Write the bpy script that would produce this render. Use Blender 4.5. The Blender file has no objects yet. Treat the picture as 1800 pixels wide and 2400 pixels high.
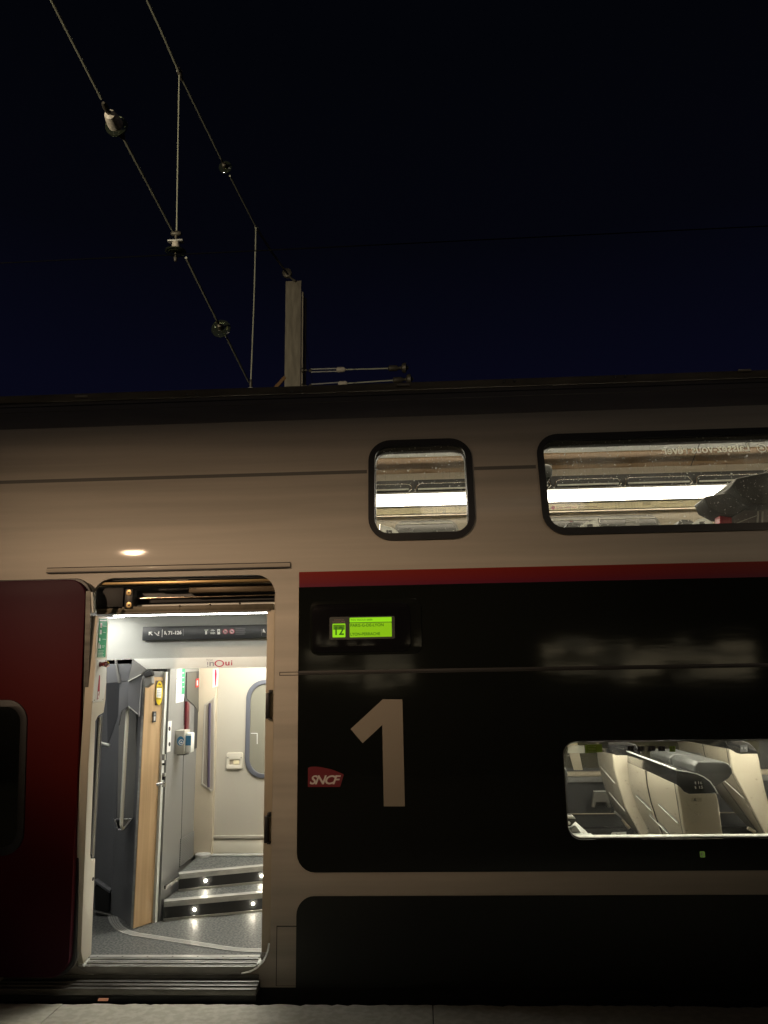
import bpy, bmesh, math, random
from mathutils import Vector, Matrix, geometry
random.seed(4)
SC = bpy.context.scene
COL = SC.collection
R = math.radians

# ------------------------------------------------------------------ camera
FPX = 1803.0                                   # focal length in photograph pixels (1800 x 2400)
CAM = Vector((0.0, -4.7, 1.62))
_p, _y, _r = R(12.52), R(2.75), R(0.936)
FW = Vector((-math.sin(_y)*math.cos(_p), math.cos(_y)*math.cos(_p), math.sin(_p)))
_r0 = Vector((math.cos(_y), math.sin(_y), 0)); _u0 = _r0.cross(FW)
UP = _u0*math.cos(_r) + _r0*math.sin(_r)
RT = _r0*math.cos(_r) - _u0*math.sin(_r)
cam = bpy.data.cameras.new('camera'); cam_o = bpy.data.objects.new('camera', cam); COL.objects.link(cam_o)
cam.sensor_fit = 'HORIZONTAL'; cam.sensor_width = 36; cam.lens = 36*FPX/1800
cam.clip_start = 0.05; cam.clip_end = 2000
M = Matrix((RT, UP, -FW)).transposed().to_4x4(); M.translation = CAM
cam_o.matrix_world = M; SC.camera = cam_o

# ------------------------------------------------------------------ night sky
W = bpy.data.worlds.new('World'); SC.world = W; W.use_nodes = True
nt = W.node_tree; nt.nodes.clear()
o = nt.nodes.new('ShaderNodeOutputWorld'); b = nt.nodes.new('ShaderNodeBackground')
tc = nt.nodes.new('ShaderNodeTexCoord'); sp = nt.nodes.new('ShaderNodeSeparateXYZ')
rp = nt.nodes.new('ShaderNodeValToRGB')
nt.links.new(tc.outputs['Generated'], sp.inputs[0]); nt.links.new(sp.outputs['Z'], rp.inputs[0])
nt.links.new(rp.outputs[0], b.inputs[0]); nt.links.new(b.outputs[0], o.inputs[0])
b.inputs[1].default_value = 1.0
e = rp.color_ramp.elements
e[0].position = 0.0; e[0].color = (.0030, .0032, .0098, 1)
e[1].position = 1.0; e[1].color = (.0010, .0013, .0028, 1)
m_ = e.new(0.36); m_.color = (.0020, .0022, .0076, 1)
m_ = e.new(0.52); m_.color = (.0012, .0014, .0034, 1)
m_ = e.new(0.68); m_.color = (.0009, .0012, .0024, 1)

# ------------------------------------------------------------------ lamps and added fill lights for the platform side
def area(name, loc, target, sx, sy, power, col, spread=180):
    l = bpy.data.lights.new(name, 'AREA'); l.shape = 'RECTANGLE'; l.size = sx; l.size_y = sy
    l.energy = power; l.color = col; l.spread = R(spread)
    ob = bpy.data.objects.new(name, l); COL.objects.link(ob); ob.location = loc
    d = (Vector(target)-Vector(loc)).normalized()
    ob.rotation_euler = d.to_track_quat('-Z', 'Y').to_euler()
    return ob
area('platform_lamp_and_fill', (-4.35, -6.0, 4.20), (-2.2, -1.0, 0.9), .46, .04, 6, (1, .70, .45))
def spot(name, loc, target, energy, col, deg, blend, soft):
    l = bpy.data.lights.new(name, 'SPOT'); l.energy = energy; l.color = col; l.spot_size = R(deg); l.spot_blend = blend; l.shadow_soft_size = soft
    ob = bpy.data.objects.new(name, l); COL.objects.link(ob); ob.location = loc
    ob.rotation_euler = (Vector(target)-Vector(loc)).to_track_quat('-Z', 'Y').to_euler(); return ob
spot('platform_lamp_and_fill', (-4.2, -6.05, 4.15), (-1.3, 0, 2.9), 1200, (1, .69, .44), 41, 1.0, .13)
spot('platform_lamp_and_fill', (7.0, -6.05, 4.15), (1.2, 0, 2.7), 370, (1, .76, .53), 36, 1.0, .13)  # added fill for the right part of the train, no known lamp
area('roof_edge_fill', (2.5, -17, 11.5), (0, 0, 3), 5, 1.5, 62, (1, .86, .70))  # unseen fill added to lift the dark gutter and upper side
fl = bpy.data.lights.new('overhead_line_fill', 'SPOT'); fl.energy = 1900; fl.color = (1, .86, .62)  # unseen spot added to light the mast and overhead wires
fl.spot_size = R(55); fl.spot_blend = .5; fl.shadow_soft_size = .12
fo = bpy.data.objects.new('overhead_line_fill', fl); COL.objects.link(fo); fo.location = (-6.2, -5.7, 5.2)
fo.rotation_euler = (Vector((-2.3, 6.5, 8.6))-Vector(fo.location)).to_track_quat('-Z', 'Y').to_euler()

SC.view_settings.view_transform = 'Standard'; SC.view_settings.look = 'None'
SC.view_settings.exposure = 0; SC.view_settings.gamma = 1; SC.view_settings.use_curve_mapping = False
cy = SC.cycles if hasattr(SC, 'cycles') else None
SC.render.engine = 'CYCLES'
SC.cycles.use_denoising = True
try: SC.cycles.denoiser = 'OPENIMAGEDENOISE'
except Exception: pass
SC.cycles.max_bounces = 8; SC.cycles.transparent_max_bounces = 12
SC.cycles.sample_clamp_indirect = 6; SC.cycles.caustics_reflective = False; SC.cycles.caustics_refractive = False

# ------------------------------------------------------------------ measuring: a sight line through the photograph met with a real plane of the place
def ray(u, v): return RT*((u-900)/FPX) + UP*((1200-v)/FPX) + FW
class Pl:
    def __init__(s, p, n):
        s.p = Vector(p); s.n = Vector(n).normalized()
        if s.n.dot(CAM-s.p) < 0: s.n = -s.n
    def at(s, u, v, off=0.0):
        d = ray(u, v); t = (s.p+s.n*off-CAM).dot(s.n)/d.dot(s.n); return CAM+d*t
def PY(y): return Pl((0, y, 0), (0, -1, 0))
def PX(x): return Pl((x, 0, 0), (1, 0, 0))
def PZ(z): return Pl((0, 0, z), (0, 0, 1))
def PW(a, b): d = Vector((b[0]-a[0], b[1]-a[1], 0)); return Pl((a[0], a[1], 0), (d.y, -d.x, 0))
def xz(u, v, y): q = PY(y).at(u, v); return q.x, q.z

# ------------------------------------------------------------------ materials
def mat(name, col, rough=.5, metal=0, coat=0, bump=None, var=None, emis=None, spec=.5, grain=None):
    m = bpy.data.materials.new(name); m.use_nodes = True; n = m.node_tree.nodes; L = m.node_tree.links
    p = n['Principled BSDF']; p.inputs['Base Color'].default_value = (*col, 1)
    p.inputs['Roughness'].default_value = rough; p.inputs['Metallic'].default_value = metal
    p.inputs['Coat Weight'].default_value = coat; p.inputs['Coat Roughness'].default_value = .06
    p.inputs['Specular IOR Level'].default_value = spec
    t = n.new('ShaderNodeTexCoord')
    if var:                                     # (scale xyz, amount) mottled colour
        mp = n.new('ShaderNodeMapping'); mp.inputs['Scale'].default_value = var[0]
        nz = n.new('ShaderNodeTexNoise'); nz.inputs['Scale'].default_value = 1; nz.inputs['Detail'].default_value = 5
        mr = n.new('ShaderNodeMapRange'); mr.inputs[1].default_value = .3; mr.inputs[2].default_value = .7
        mr.inputs[3].default_value = 1-var[1]; mr.inputs[4].default_value = 1+var[1]
        hs = n.new('ShaderNodeHueSaturation'); hs.inputs['Color'].default_value = (*col, 1)
        L.new(t.outputs['Object'], mp.inputs[0]); L.new(mp.outputs[0], nz.inputs[0]); L.new(nz.outputs[0], mr.inputs[0])
        L.new(mr.outputs[0], hs.inputs['Value']); L.new(hs.outputs[0], p.inputs['Base Color'])
        rr = n.new('ShaderNodeMapRange'); rr.inputs[3].default_value = max(0, rough-.06); rr.inputs[4].default_value = min(1, rough+.1)
        L.new(nz.outputs[0], rr.inputs[0]); L.new(rr.outputs[0], p.inputs['Roughness'])
    if bump:                                    # (scale xyz, strength, distance)
        mp = n.new('ShaderNodeMapping'); mp.inputs['Scale'].default_value = bump[0]
        nz = n.new('ShaderNodeTexNoise'); nz.inputs['Scale'].default_value = 1; nz.inputs['Detail'].default_value = 4
        bp = n.new('ShaderNodeBump'); bp.inputs['Strength'].default_value = bump[1]; bp.inputs['Distance'].default_value = bump[2]
        L.new(t.outputs['Object'], mp.inputs[0]); L.new(mp.outputs[0], nz.inputs[0])
        L.new(nz.outputs[0], bp.inputs['Height']); L.new(bp.outputs[0], p.inputs['Normal'])
    if emis:
        p.inputs['Emission Color'].default_value = (*emis[0], 1); p.inputs['Emission Strength'].default_value = emis[1]
    return m
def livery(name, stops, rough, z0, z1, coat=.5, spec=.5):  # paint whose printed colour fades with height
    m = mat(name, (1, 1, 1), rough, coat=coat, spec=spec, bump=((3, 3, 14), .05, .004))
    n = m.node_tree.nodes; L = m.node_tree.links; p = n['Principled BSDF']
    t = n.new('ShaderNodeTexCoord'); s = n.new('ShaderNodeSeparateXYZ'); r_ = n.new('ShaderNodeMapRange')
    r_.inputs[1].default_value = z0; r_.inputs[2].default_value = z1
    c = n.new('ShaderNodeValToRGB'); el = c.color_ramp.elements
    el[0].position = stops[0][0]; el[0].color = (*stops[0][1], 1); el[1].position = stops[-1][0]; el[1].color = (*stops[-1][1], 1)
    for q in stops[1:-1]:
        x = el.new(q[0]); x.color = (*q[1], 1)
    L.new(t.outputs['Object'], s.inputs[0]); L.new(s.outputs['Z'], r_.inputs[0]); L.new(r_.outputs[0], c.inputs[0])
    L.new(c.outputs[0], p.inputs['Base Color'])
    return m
m_body = mat('pale_grey_train_paint', (.46, .42, .355), .46, coat=.08, bump=((1.2, 1.2, 9), .2, .006), var=((.35, .35, 9), .17))
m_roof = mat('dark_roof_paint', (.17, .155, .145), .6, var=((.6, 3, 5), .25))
m_black = mat('black_gloss_panel', (.007, .0082, .007), .08, coat=.6, bump=((2.5, 2.5, 13), .12, .004))
m_black2 = mat('black_satin_panel', (.010, .012, .0095), .38, bump=((2, 2, 7), .10, .004), var=((1, 1, 2), .2))
m_rub = mat('black_rubber', (.012, .012, .013), .45)
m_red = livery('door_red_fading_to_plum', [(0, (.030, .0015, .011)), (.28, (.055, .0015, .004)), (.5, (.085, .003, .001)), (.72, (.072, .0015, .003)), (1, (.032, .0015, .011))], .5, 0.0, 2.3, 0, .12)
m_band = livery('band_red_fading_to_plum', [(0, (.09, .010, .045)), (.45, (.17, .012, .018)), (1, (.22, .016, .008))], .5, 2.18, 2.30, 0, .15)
m_alu = mat('brushed_aluminium', (.46, .46, .43), .42, metal=.35, bump=((4, 60, 60), .25, .001), var=((7, 30, 30), .2))
m_alud = mat('worn_dark_aluminium', (.16, .155, .14), .4, metal=.8, var=((6, 25, 25), .3))
m_chrome = mat('chrome', (.75, .75, .74), .13, metal=1)
m_cream = mat('cream_plastic', (.62, .58, .48), .42, bump=((40, 40, 40), .08, .001), var=((3, 3, 3), .03))
m_beige = mat('beige_door_lining', (.42, .39, .325), .35, coat=.15, bump=((30, 30, 30), .08, .001), var=((2, 2, 1.2), .04))
m_ivory = mat('ivory_flange', (.46, .40, .30), .45, var=((4, 4, 4), .08))
m_white = mat('white_panel', (.74, .75, .70), .4)
m_hdr = mat('light_grey_textured_panel', (.40, .41, .385), .6, bump=((120, 120, 120), .25, .002), var=((4, 4, 4), .04))
m_grey = mat('mid_grey_lining', (.215, .215, .205), .32, coat=.2, bump=((60, 60, 60), .10, .001), var=((2, 2, 1), .07))
m_blue = mat('blue_grey_lining', (.165, .17, .18), .35, coat=.25, bump=((60, 60, 60), .10, .001), var=((2, 2, 1), .08))
m_dark = mat('charcoal_plastic', (.035, .036, .038), .42, var=((9, 9, 9), .15))
m_blk = mat('matt_black', (.008, .008, .008), .6)
m_sign = mat('charcoal_sign_face', (.030, .032, .034), .38)
m_print = mat('white_print', (.80, .80, .77), .5)
m_gprint = mat('grey_print', (.30, .30, .31), .5)
m_rprint = mat('crimson_print', (.42, .015, .055), .5)
m_green = mat('green_sticker', (.02, .30, .13), .45)
m_bluep = mat('blue_sticker', (.03, .16, .30), .45)
m_yel = mat('yellow_sticker', (.80, .60, .02), .45)
m_orange = mat('orange_seal', (.85, .25, .06), .5)
m_brown = mat('brown_backing', (.10, .065, .045), .5)
m_rust = mat('red_plastic', (.11, .008, .014), .35)
m_glass_dark = mat('dark_door_glass', (.006, .007, .006), .05, coat=.6)
m_hazy = mat('frosted_beige_glass', (.22, .21, .165), .22)
m_brass = mat('lamp_lit_bronze_profile', (.42, .30, .14), .35, metal=.7, var=((2, 40, 40), .25))
m_rail = mat('polished_rail', (.75, .62, .45), .15, metal=1)
m_mast = mat('galvanised_mast', (.30, .27, .21), .6, metal=.2, var=((18, 18, 3), .22), bump=((40, 40, 40), .2, .004))
m_wire = mat('weathered_copper_wire', (.42, .43, .33), .6, metal=.1)
m_wired = mat('dark_contact_wire', (.006, .006, .006), .9, spec=0)
m_fit = mat('cast_iron_fitting', (.10, .09, .07), .5, metal=.5, var=((30, 30, 30), .3))
m_conc = mat('chipped_porcelain', (.55, .50, .42), .5, var=((40, 40, 40), .25), bump=((60, 60, 60), .3, .003))
m_shell = mat('beige_seat_shell', (.48, .435, .35), .38, coat=.15, bump=((60, 60, 60), .06, .001), var=((3, 3, 3), .04))
m_leather = mat('grey_leather', (.045, .047, .046), .42, bump=((26, 26, 26), .35, .004), var=((8, 8, 8), .18))
m_cushion = mat('charcoal_fabric', (.075, .077, .074), .85, bump=((300, 300, 300), .5, .002), var=((60, 60, 60), .3))
m_pianob = mat('glossy_black_cap', (.012, .012, .013), .12, coat=.5)
m_ceilb = mat('warm_brown_ceiling', (.34, .23, .13), .6)
m_ceilg = mat('pale_grey_ceiling', (.33, .34, .30), .6)
m_creamy = mat('cream_light_panel', (.78, .70, .46), .5)
m_wallu = mat('warm_grey_wall', (.42, .38, .31), .5, var=((4, 4, 4), .05))
m_led = mat('light_strip', (.9, .9, .85), .5, emis=((1, .95, .84), 17.0))
m_led2 = mat('hidden_ceiling_fill', (.9, .9, .85), .5, emis=((1, .90, .72), 19.0))
m_lamp = mat('ceiling_lamp_and_fill', (.9, .9, .85), .5, emis=((1, .97, .89), 24))
m_lamp3 = mat('left_wall_fill', (.9, .9, .85), .5, emis=((1, .97, .90), 10.5))
m_lamp2 = mat('saloon_lamp', (.9, .9, .85), .5, emis=((1, .95, .86), 32))
m_spot = mat('step_spot', (.9, .9, .85), .5, emis=((1, .90, .70), 480))
m_lcd = mat('green_lcd_backlight', (.05, .1, .0), .4, emis=((.21, .46, .003), 1.0))
m_lcdb = mat('bright_green_lcd_backlight', (.05, .1, .0), .4, emis=((.26, .66, .006), 1.0))
m_lcdt = mat('lcd_dark_segments', (.01, .03, .0), .6, emis=((.02, .10, .001), .8))
m_lcdd = mat('dim_green_indicator', (.05, .09, .02), .4, emis=((.09, .15, .03), .5))
m_reda = mat('glowing_orange_reflector', (.75, .28, .12), .4, emis=((.8, .35, .2), .25))  # reflector's brightness put in as a faint glow of its own

def wood(name, a, c2):
    m = mat(name, a, .38, coat=.15); n = m.node_tree.nodes; L = m.node_tree.links; p = n['Principled BSDF']
    t = n.new('ShaderNodeTexCoord'); mp = n.new('ShaderNodeMapping'); mp.inputs['Scale'].default_value = (45, 45, 1.2)
    nz = n.new('ShaderNodeTexNoise'); nz.inputs['Detail'].default_value = 6; nz.inputs['Scale'].default_value = 1.0; nz.inputs['Distortion'].default_value = .4
    c = n.new('ShaderNodeValToRGB'); c.color_ramp.elements[0].color = (*a, 1); c.color_ramp.elements[1].color = (*c2, 1)
    c.color_ramp.elements[0].position = .32; c.color_ramp.elements[1].position = .68
    L.new(t.outputs['Object'], mp.inputs[0]); L.new(mp.outputs[0], nz.inputs[0]); L.new(nz.outputs[0], c.inputs[0]); L.new(c.outputs[0], p.inputs['Base Color'])
    return m
m_wood = wood('light_beech', (.50, .335, .175), (.62, .43, .24))

def speckled(name, a, c2, scale, rough, bump=.3):
    m = mat(name, a, rough); n = m.node_tree.nodes; L = m.node_tree.links; p = n['Principled BSDF']
    t = n.new('ShaderNodeTexCoord'); nz = n.new('ShaderNodeTexNoise'); nz.inputs['Scale'].default_value = scale; nz.inputs['Detail'].default_value = 3
    c = n.new('ShaderNodeValToRGB'); c.color_ramp.elements[0].color = (*a, 1); c.color_ramp.elements[1].color = (*c2, 1)
    c.color_ramp.elements[0].position = .42; c.color_ramp.elements[1].position = .60
    bp = n.new('ShaderNodeBump'); bp.inputs['Strength'].default_value = bump; bp.inputs['Distance'].default_value = .002
    L.new(t.outputs['Object'], nz.inputs[0]); L.new(nz.outputs[0], c.inputs[0]); L.new(c.outputs[0], p.inputs['Base Color'])
    L.new(nz.outputs[0], bp.inputs['Height']); L.new(bp.outputs[0], p.inputs['Normal'])
    return m
m_floor = speckled('speckled_grey_floor', (.045, .049, .046), (.15, .155, .145), 70, .55)
m_plat = speckled('worn_concrete', (.54, .53, .46), (.56, .55, .48), 20, .85, .08)
m_platE = speckled('crumbled_edge_concrete', (.42, .40, .32), (.50, .48, .40), 24, .9, .3)

def glass(name, tint, refl, dust):
    m = bpy.data.materials.new(name); m.use_nodes = True; n = m.node_tree.nodes; L = m.node_tree.links
    n.clear(); out = n.new('ShaderNodeOutputMaterial')
    tr = n.new('ShaderNodeBsdfTransparent'); tr.inputs[0].default_value = (*tint, 1)
    gl = n.new('ShaderNodeBsdfGlossy'); gl.inputs['Roughness'].default_value = .03; gl.inputs[0].default_value = (1, 1, 1, 1)
    lw = n.new('ShaderNodeFresnel'); lw.inputs[0].default_value = 1.45
    m1 = n.new('ShaderNodeMixShader'); L.new(lw.outputs[0], m1.inputs[0]); L.new(tr.outputs[0], m1.inputs[1]); L.new(gl.outputs[0], m1.inputs[2])
    tl = n.new('ShaderNodeBsdfTranslucent'); tl.inputs[0].default_value = (.8, .8, .75, 1)
    df = n.new('ShaderNodeBsdfDiffuse'); df.inputs[0].default_value = (.5, .5, .45, 1)
    md = n.new('ShaderNodeMixShader'); md.inputs[0].default_value = .35; L.new(tl.outputs[0], md.inputs[1]); L.new(df.outputs[0], md.inputs[2])
    t = n.new('ShaderNodeTexCoord')
    def nz(sc, scale, lo, hi, amt):
        mp = n.new('ShaderNodeMapping'); mp.inputs['Scale'].default_value = sc
        a = n.new('ShaderNodeTexNoise'); a.inputs['Scale'].default_value = scale; a.inputs['Detail'].default_value = 2
        r = n.new('ShaderNodeMapRange'); r.inputs[1].default_value = lo; r.inputs[2].default_value = hi; r.inputs[3].default_value = 0; r.inputs[4].default_value = amt
        L.new(t.outputs['Object'], mp.inputs[0]); L.new(mp.outputs[0], a.inputs[0]); L.new(a.outputs[0], r.inputs[0]); return r
    s1 = nz((1, 1, 1), 70, .68, .71, 1.0*dust)                 # dried specks
    s2 = nz((60, 60, 1.4), 1.5, .56, .8, .16*dust)              # run marks
    s3 = nz((1, 1, 1), 5, .35, .8, .10*dust)                   # film
    a1 = n.new('ShaderNodeMath'); a1.operation = 'ADD'; a2 = n.new('ShaderNodeMath'); a2.operation = 'ADD'; a2.use_clamp = True
    L.new(s1.outputs[0], a1.inputs[0]); L.new(s2.outputs[0], a1.inputs[1]); L.new(a1.outputs[0], a2.inputs[0]); L.new(s3.outputs[0], a2.inputs[1])
    m2 = n.new('ShaderNodeMixShader'); L.new(a2.outputs[0], m2.inputs[0]); L.new(m1.outputs[0], m2.inputs[1]); L.new(md.outputs[0], m2.inputs[2])
    L.new(m2.outputs[0], out.inputs[0])
    return m
m_pane = glass('dusty_window_glass', (.95, .935, .90), .06, .7)
m_pane2 = glass('clean_tinted_glass', (.90, .90, .84), .06, .22)
def realglass(name, col):
    m = mat(name, col, .06); p = m.node_tree.nodes['Principled BSDF']; p.inputs['Transmission Weight'].default_value = .97; p.inputs['IOR'].default_value = 1.5
    return m
m_insul = realglass('green_glass_insulator', (.55, .66, .40))
def vinyl(name, col, alpha):
    m = mat(name, col, .5); m.node_tree.nodes['Principled BSDF'].inputs['Alpha'].default_value = alpha
    return m
def etched(name, col, amt):                    # frosted film: lets the room light through, scattered
    m = bpy.data.materials.new(name); m.use_nodes = True; n = m.node_tree.nodes; L = m.node_tree.links; n.clear()
    o_ = n.new('ShaderNodeOutputMaterial'); a = n.new('ShaderNodeBsdfTransparent'); c = n.new('ShaderNodeBsdfTranslucent'); c.inputs[0].default_value = (*col, 1)
    mx = n.new('ShaderNodeMixShader'); mx.inputs[0].default_value = amt
    L.new(a.outputs[0], mx.inputs[1]); L.new(c.outputs[0], mx.inputs[2]); L.new(mx.outputs[0], o_.inputs[0]); return m
m_vinyl = etched('pale_window_film', (.95, .95, .88), .9)
m_vinylf = etched('faint_window_film', (.7, .7, .6), .35)
m_vgreen = vinyl('green_window_vinyl', (.13, .22, .015), .9)
m_vdark = vinyl('dark_window_vinyl', (.02, .022, .03), .93)

# ------------------------------------------------------------------ building helpers
def tag(o, label=None, cat=None, group=None, kind=None):
    if label: o['label'] = label
    if cat: o['category'] = cat
    if group: o['group'] = group
    if kind: o['kind'] = kind
    return o
def thing(name, loc, label, cat, group=None):
    o = bpy.data.objects.new(name, None); COL.objects.link(o); o.location = loc; o.empty_display_size = .2
    return tag(o, label, cat, group)
def origin(o):
    v = Vector((0, 0, 0))
    while o is not None: v += Vector(o.location); o = o.parent
    return v
def make(name, verts, faces, material, parent=None, smooth=False, auto=None):
    off = origin(parent)
    me = bpy.data.meshes.new(name); me.from_pydata([Vector(v)-off for v in verts], [], faces); me.validate(); me.update()
    me.materials.append(material)
    if smooth:
        for p in me.polygons: p.use_smooth = True
    o = bpy.data.objects.new(name, me); COL.objects.link(o); o.parent = parent
    if auto is not None:
        me.shade_smooth() if hasattr(me, 'shade_smooth') else None
        try: me.set_sharp_from_angle(angle=R(auto))
        except Exception: pass
    return o
def frombm(name, bm, material, parent=None, auto=35):
    bmesh.ops.recalc_face_normals(bm, faces=bm.faces)
    off = origin(parent); bmesh.ops.translate(bm, verts=bm.verts, vec=-off)
    me = bpy.data.meshes.new(name); bm.to_mesh(me); bm.free(); me.materials.append(material)
    for p in me.polygons: p.use_smooth = True
    try: me.set_sharp_from_angle(angle=R(auto))
    except Exception: pass
    o = bpy.data.objects.new(name, me); COL.objects.link(o); o.parent = parent
    return o
def bbox(bm, x, y, z, bev=0):
    r = bmesh.ops.create_cube(bm, size=1)['verts']
    bmesh.ops.scale(bm, verts=r, vec=(x[1]-x[0], y[1]-y[0], z[1]-z[0]))
    bmesh.ops.translate(bm, verts=r, vec=((x[0]+x[1])/2, (y[0]+y[1])/2, (z[0]+z[1])/2))
    if bev:
        es = list({e for v in r for e in v.link_edges})
        bmesh.ops.bevel(bm, geom=es, offset=bev, segments=2, affect='EDGES', profile=.5)
def box(name, x, y, z, material, parent=None, bev=0.0):
    bm = bmesh.new(); bbox(bm, x, y, z, bev); return frombm(name, bm, material, parent)
def rrect(x0, x1, z0, z1, r, n=8, rb=None):
    rb = r if rb is None else rb
    pts = []
    for cx, cz, a0, q in ((x1-rb, z0+rb, -90, rb), (x1-r, z1-r, 0, r), (x0+r, z1-r, 90, r), (x0+rb, z0+rb, 180, rb)):
        for i in range(n+1):
            a = R(a0+90*i/n); pts.append((cx+q*math.cos(a), cz+q*math.sin(a)))
    return pts
def tess(outer, holes):
    loops = [[Vector((a, b_, 0)) for a, b_ in outer]]+[[Vector((a, b_, 0)) for a, b_ in h] for h in holes]
    flat = [p for l in loops for p in l]
    return flat, geometry.tessellate_polygon(loops)
def plate(name, pts, plane, material, parent=None, off=.002, thick=.002, holes=(), bev=0.0, px=True):
    """flat piece with an outline read on a real plane; pts are sight-line pixels (px) or 3-D points on the plane"""
    n = plane.n; ax = Vector((0, 0, 1)) if abs(n.z) < .9 else Vector((0, 1, 0))
    ex = ax.cross(n).normalized(); ey = n.cross(ex)
    def P2(l):
        q = [plane.at(*p, off) if px else Vector(p)+n*off for p in l]
        return [((v-plane.p).dot(ex), (v-plane.p).dot(ey)) for v in q]
    flat, tris = tess(P2(pts), [P2(h) for h in holes])
    to3 = lambda a, d: plane.p+ex*a[0]+ey*a[1]+n*(off-d)
    bm = bmesh.new()
    vf = [bm.verts.new(to3(a, 0)) for a in flat]; fs = []
    for t in tris:
        try: fs.append(bm.faces.new([vf[i] for i in t]))
        except ValueError: pass
    bmesh.ops.dissolve_limit(bm, angle_limit=.01, verts=bm.verts, edges=bm.edges) if not holes else None
    fs = list(bm.faces)
    g = bmesh.ops.extrude_face_region(bm, geom=fs, use_keep_orig=True)
    nv = [x for x in g['geom'] if isinstance(x, bmesh.types.BMVert)]
    bmesh.ops.translate(bm, verts=nv, vec=-n*thick)
    if bev:
        bmesh.ops.recalc_face_normals(bm, faces=bm.faces)
        es = [e for e in bm.edges if len(e.link_faces) == 2 and e.calc_face_angle(0) > .9 and all((v.co-plane.p).dot(n) > off-thick*.5 for v in e.verts)]
        bmesh.ops.bevel(bm, geom=es, offset=bev, segments=3, affect='EDGES', profile=.5)
    return frombm(name, bm, material, parent, 30)
def wplate(name, pts, y, material, parent=None, thick=.01, holes=(), bev=0.0):
    """outline given in metres (x, z) on the upright plane y, thickness going into the train"""
    return plate(name, [(a, y, c) for a, c in pts], PY(y), material, parent, 0, thick, [[(a, y, c) for a, c in h] for h in holes], bev, px=False)
def tube(name, pts, r, material, parent=None, seg=8):
    pts = [Vector(p) for p in pts]; V = []; F = []
    for i, p in enumerate(pts):
        d = (pts[min(i+1, len(pts)-1)]-pts[max(i-1, 0)]).normalized()
        a = d.cross(Vector((0, 0, 1)) if abs(d.z) < .95 else Vector((1, 0, 0))).normalized(); c = d.cross(a)
        rr = r[i] if isinstance(r, (list, tuple)) else r
        for k in range(seg): V.append(p+(a*math.cos(2*math.pi*k/seg)+c*math.sin(2*math.pi*k/seg))*rr)
    for i in range(len(pts)-1):
        for k in range(seg): F.append((i*seg+k, i*seg+(k+1) % seg, (i+1)*seg+(k+1) % seg, (i+1)*seg+k))
    F.append(tuple(range(seg))[::-1]); F.append(tuple((len(pts)-1)*seg+k for k in range(seg)))
    return make(name, V, F, material, parent, auto=50)
def lathe(name, base, axis, prof, material, parent=None, seg=24):
    """prof: (distance along the axis, radius)"""
    ax = Vector(axis).normalized(); a = ax.cross(Vector((0, 0, 1)) if abs(ax.z) < .95 else Vector((1, 0, 0))).normalized(); c = ax.cross(a)
    V = []; F = []
    for t, rr in prof:
        for k in range(seg):
            w = 2*math.pi*k/seg; V.append(Vector(base)+ax*t+(a*math.cos(w)+c*math.sin(w))*max(rr, .0004))
    for i in range(len(prof)-1):
        for k in range(seg): F.append((i*seg+k, i*seg+(k+1) % seg, (i+1)*seg+(k+1) % seg, (i+1)*seg+k))
    F.append(tuple(range(seg))[::-1]); F.append(tuple((len(prof)-1)*seg+k for k in range(seg)))
    return make(name, V, F, material, parent, auto=40)
def text(name, s, p0, ex, ey, height, material, parent=None, bold=0.0, shear=0.0, width=None, thick=.0008, spacing=1.0):
    """lettering as thin raised geometry; p0 lower left corner, ex / ey unit vectors along and up the writing"""
    cu = bpy.data.curves.new('lettering', 'FONT'); cu.body = s; cu.size = 1; cu.offset = bold; cu.shear = shear
    cu.space_character = spacing; cu.resolution_u = 3
    to = bpy.data.objects.new('lettering', cu); COL.objects.link(to)
    bpy.context.view_layer.update()
    me = bpy.data.meshes.new_from_object(to.evaluated_get(bpy.context.evaluated_depsgraph_get()))
    bpy.data.objects.remove(to)
    xs = [v.co.x for v in me.vertices]; ys = [v.co.y for v in me.vertices]
    if not xs: return None
    x0, x1, y0, y1 = min(xs), max(xs), min(ys), max(ys)
    ky = height/(y1-y0); kx = ky if width is None else width/(x1-x0)
    ex = Vector(ex); ey = Vector(ey); n = ex.cross(ey); p0 = Vector(p0)
    if n.dot(CAM-p0) < 0: n = -n
    V = [p0+ex*((v.co.x-x0)*kx)+ey*((v.co.y-y0)*ky)+n*thick for v in me.vertices]
    F = [tuple(p.vertices) for p in me.polygons]
    bpy.data.meshes.remove(me)
    nv = len(V); V2 = V+[v-n*thick*.9 for v in V]
    cnt = {}
    for f in F:
        for i in range(len(f)): cnt.setdefault(frozenset((f[i], f[(i+1) % len(f)])), []).append((f[i], f[(i+1) % len(f)]))
    F2 = list(F)+[tuple(i+nv for i in f[::-1]) for f in F]+[(l[0][1], l[0][0], l[0][0]+nv, l[0][1]+nv) for l in cnt.values() if len(l) == 1]
    return make(name, V2, F2, material, parent)
def ptext(name, s, a, c, plane, material, parent=None, bold=0.0, shear=0.0, height=None, off=.003, spacing=1.0, flip=False):
    """lettering on a plane: a, c = sight-line pixels of the lower left and the lower right end, height in pixels"""
    A = plane.at(*a, off); B = plane.at(*c, off); T = plane.at(a[0], a[1]-height, off)
    ex = (B-A).normalized(); ey = (T-A); h = ey.length; ey = (ey-ex*ey.dot(ex)).normalized()
    w = (B-A).length
    if flip: A, ex = B, -ex
    return text(name, s, A, ex, ey, h, material, parent, bold, shear, w, .0008, spacing)
def copy_tree(o, parent=None, delta=None):
    c = o.copy(); COL.objects.link(c)
    if parent is not None: c.parent = parent; c.matrix_parent_inverse = o.matrix_parent_inverse
    if delta is not None: c.location = Vector(o.location)+Vector(delta)
    for ch in list(o.children): copy_tree(ch, c)
    return c

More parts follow.
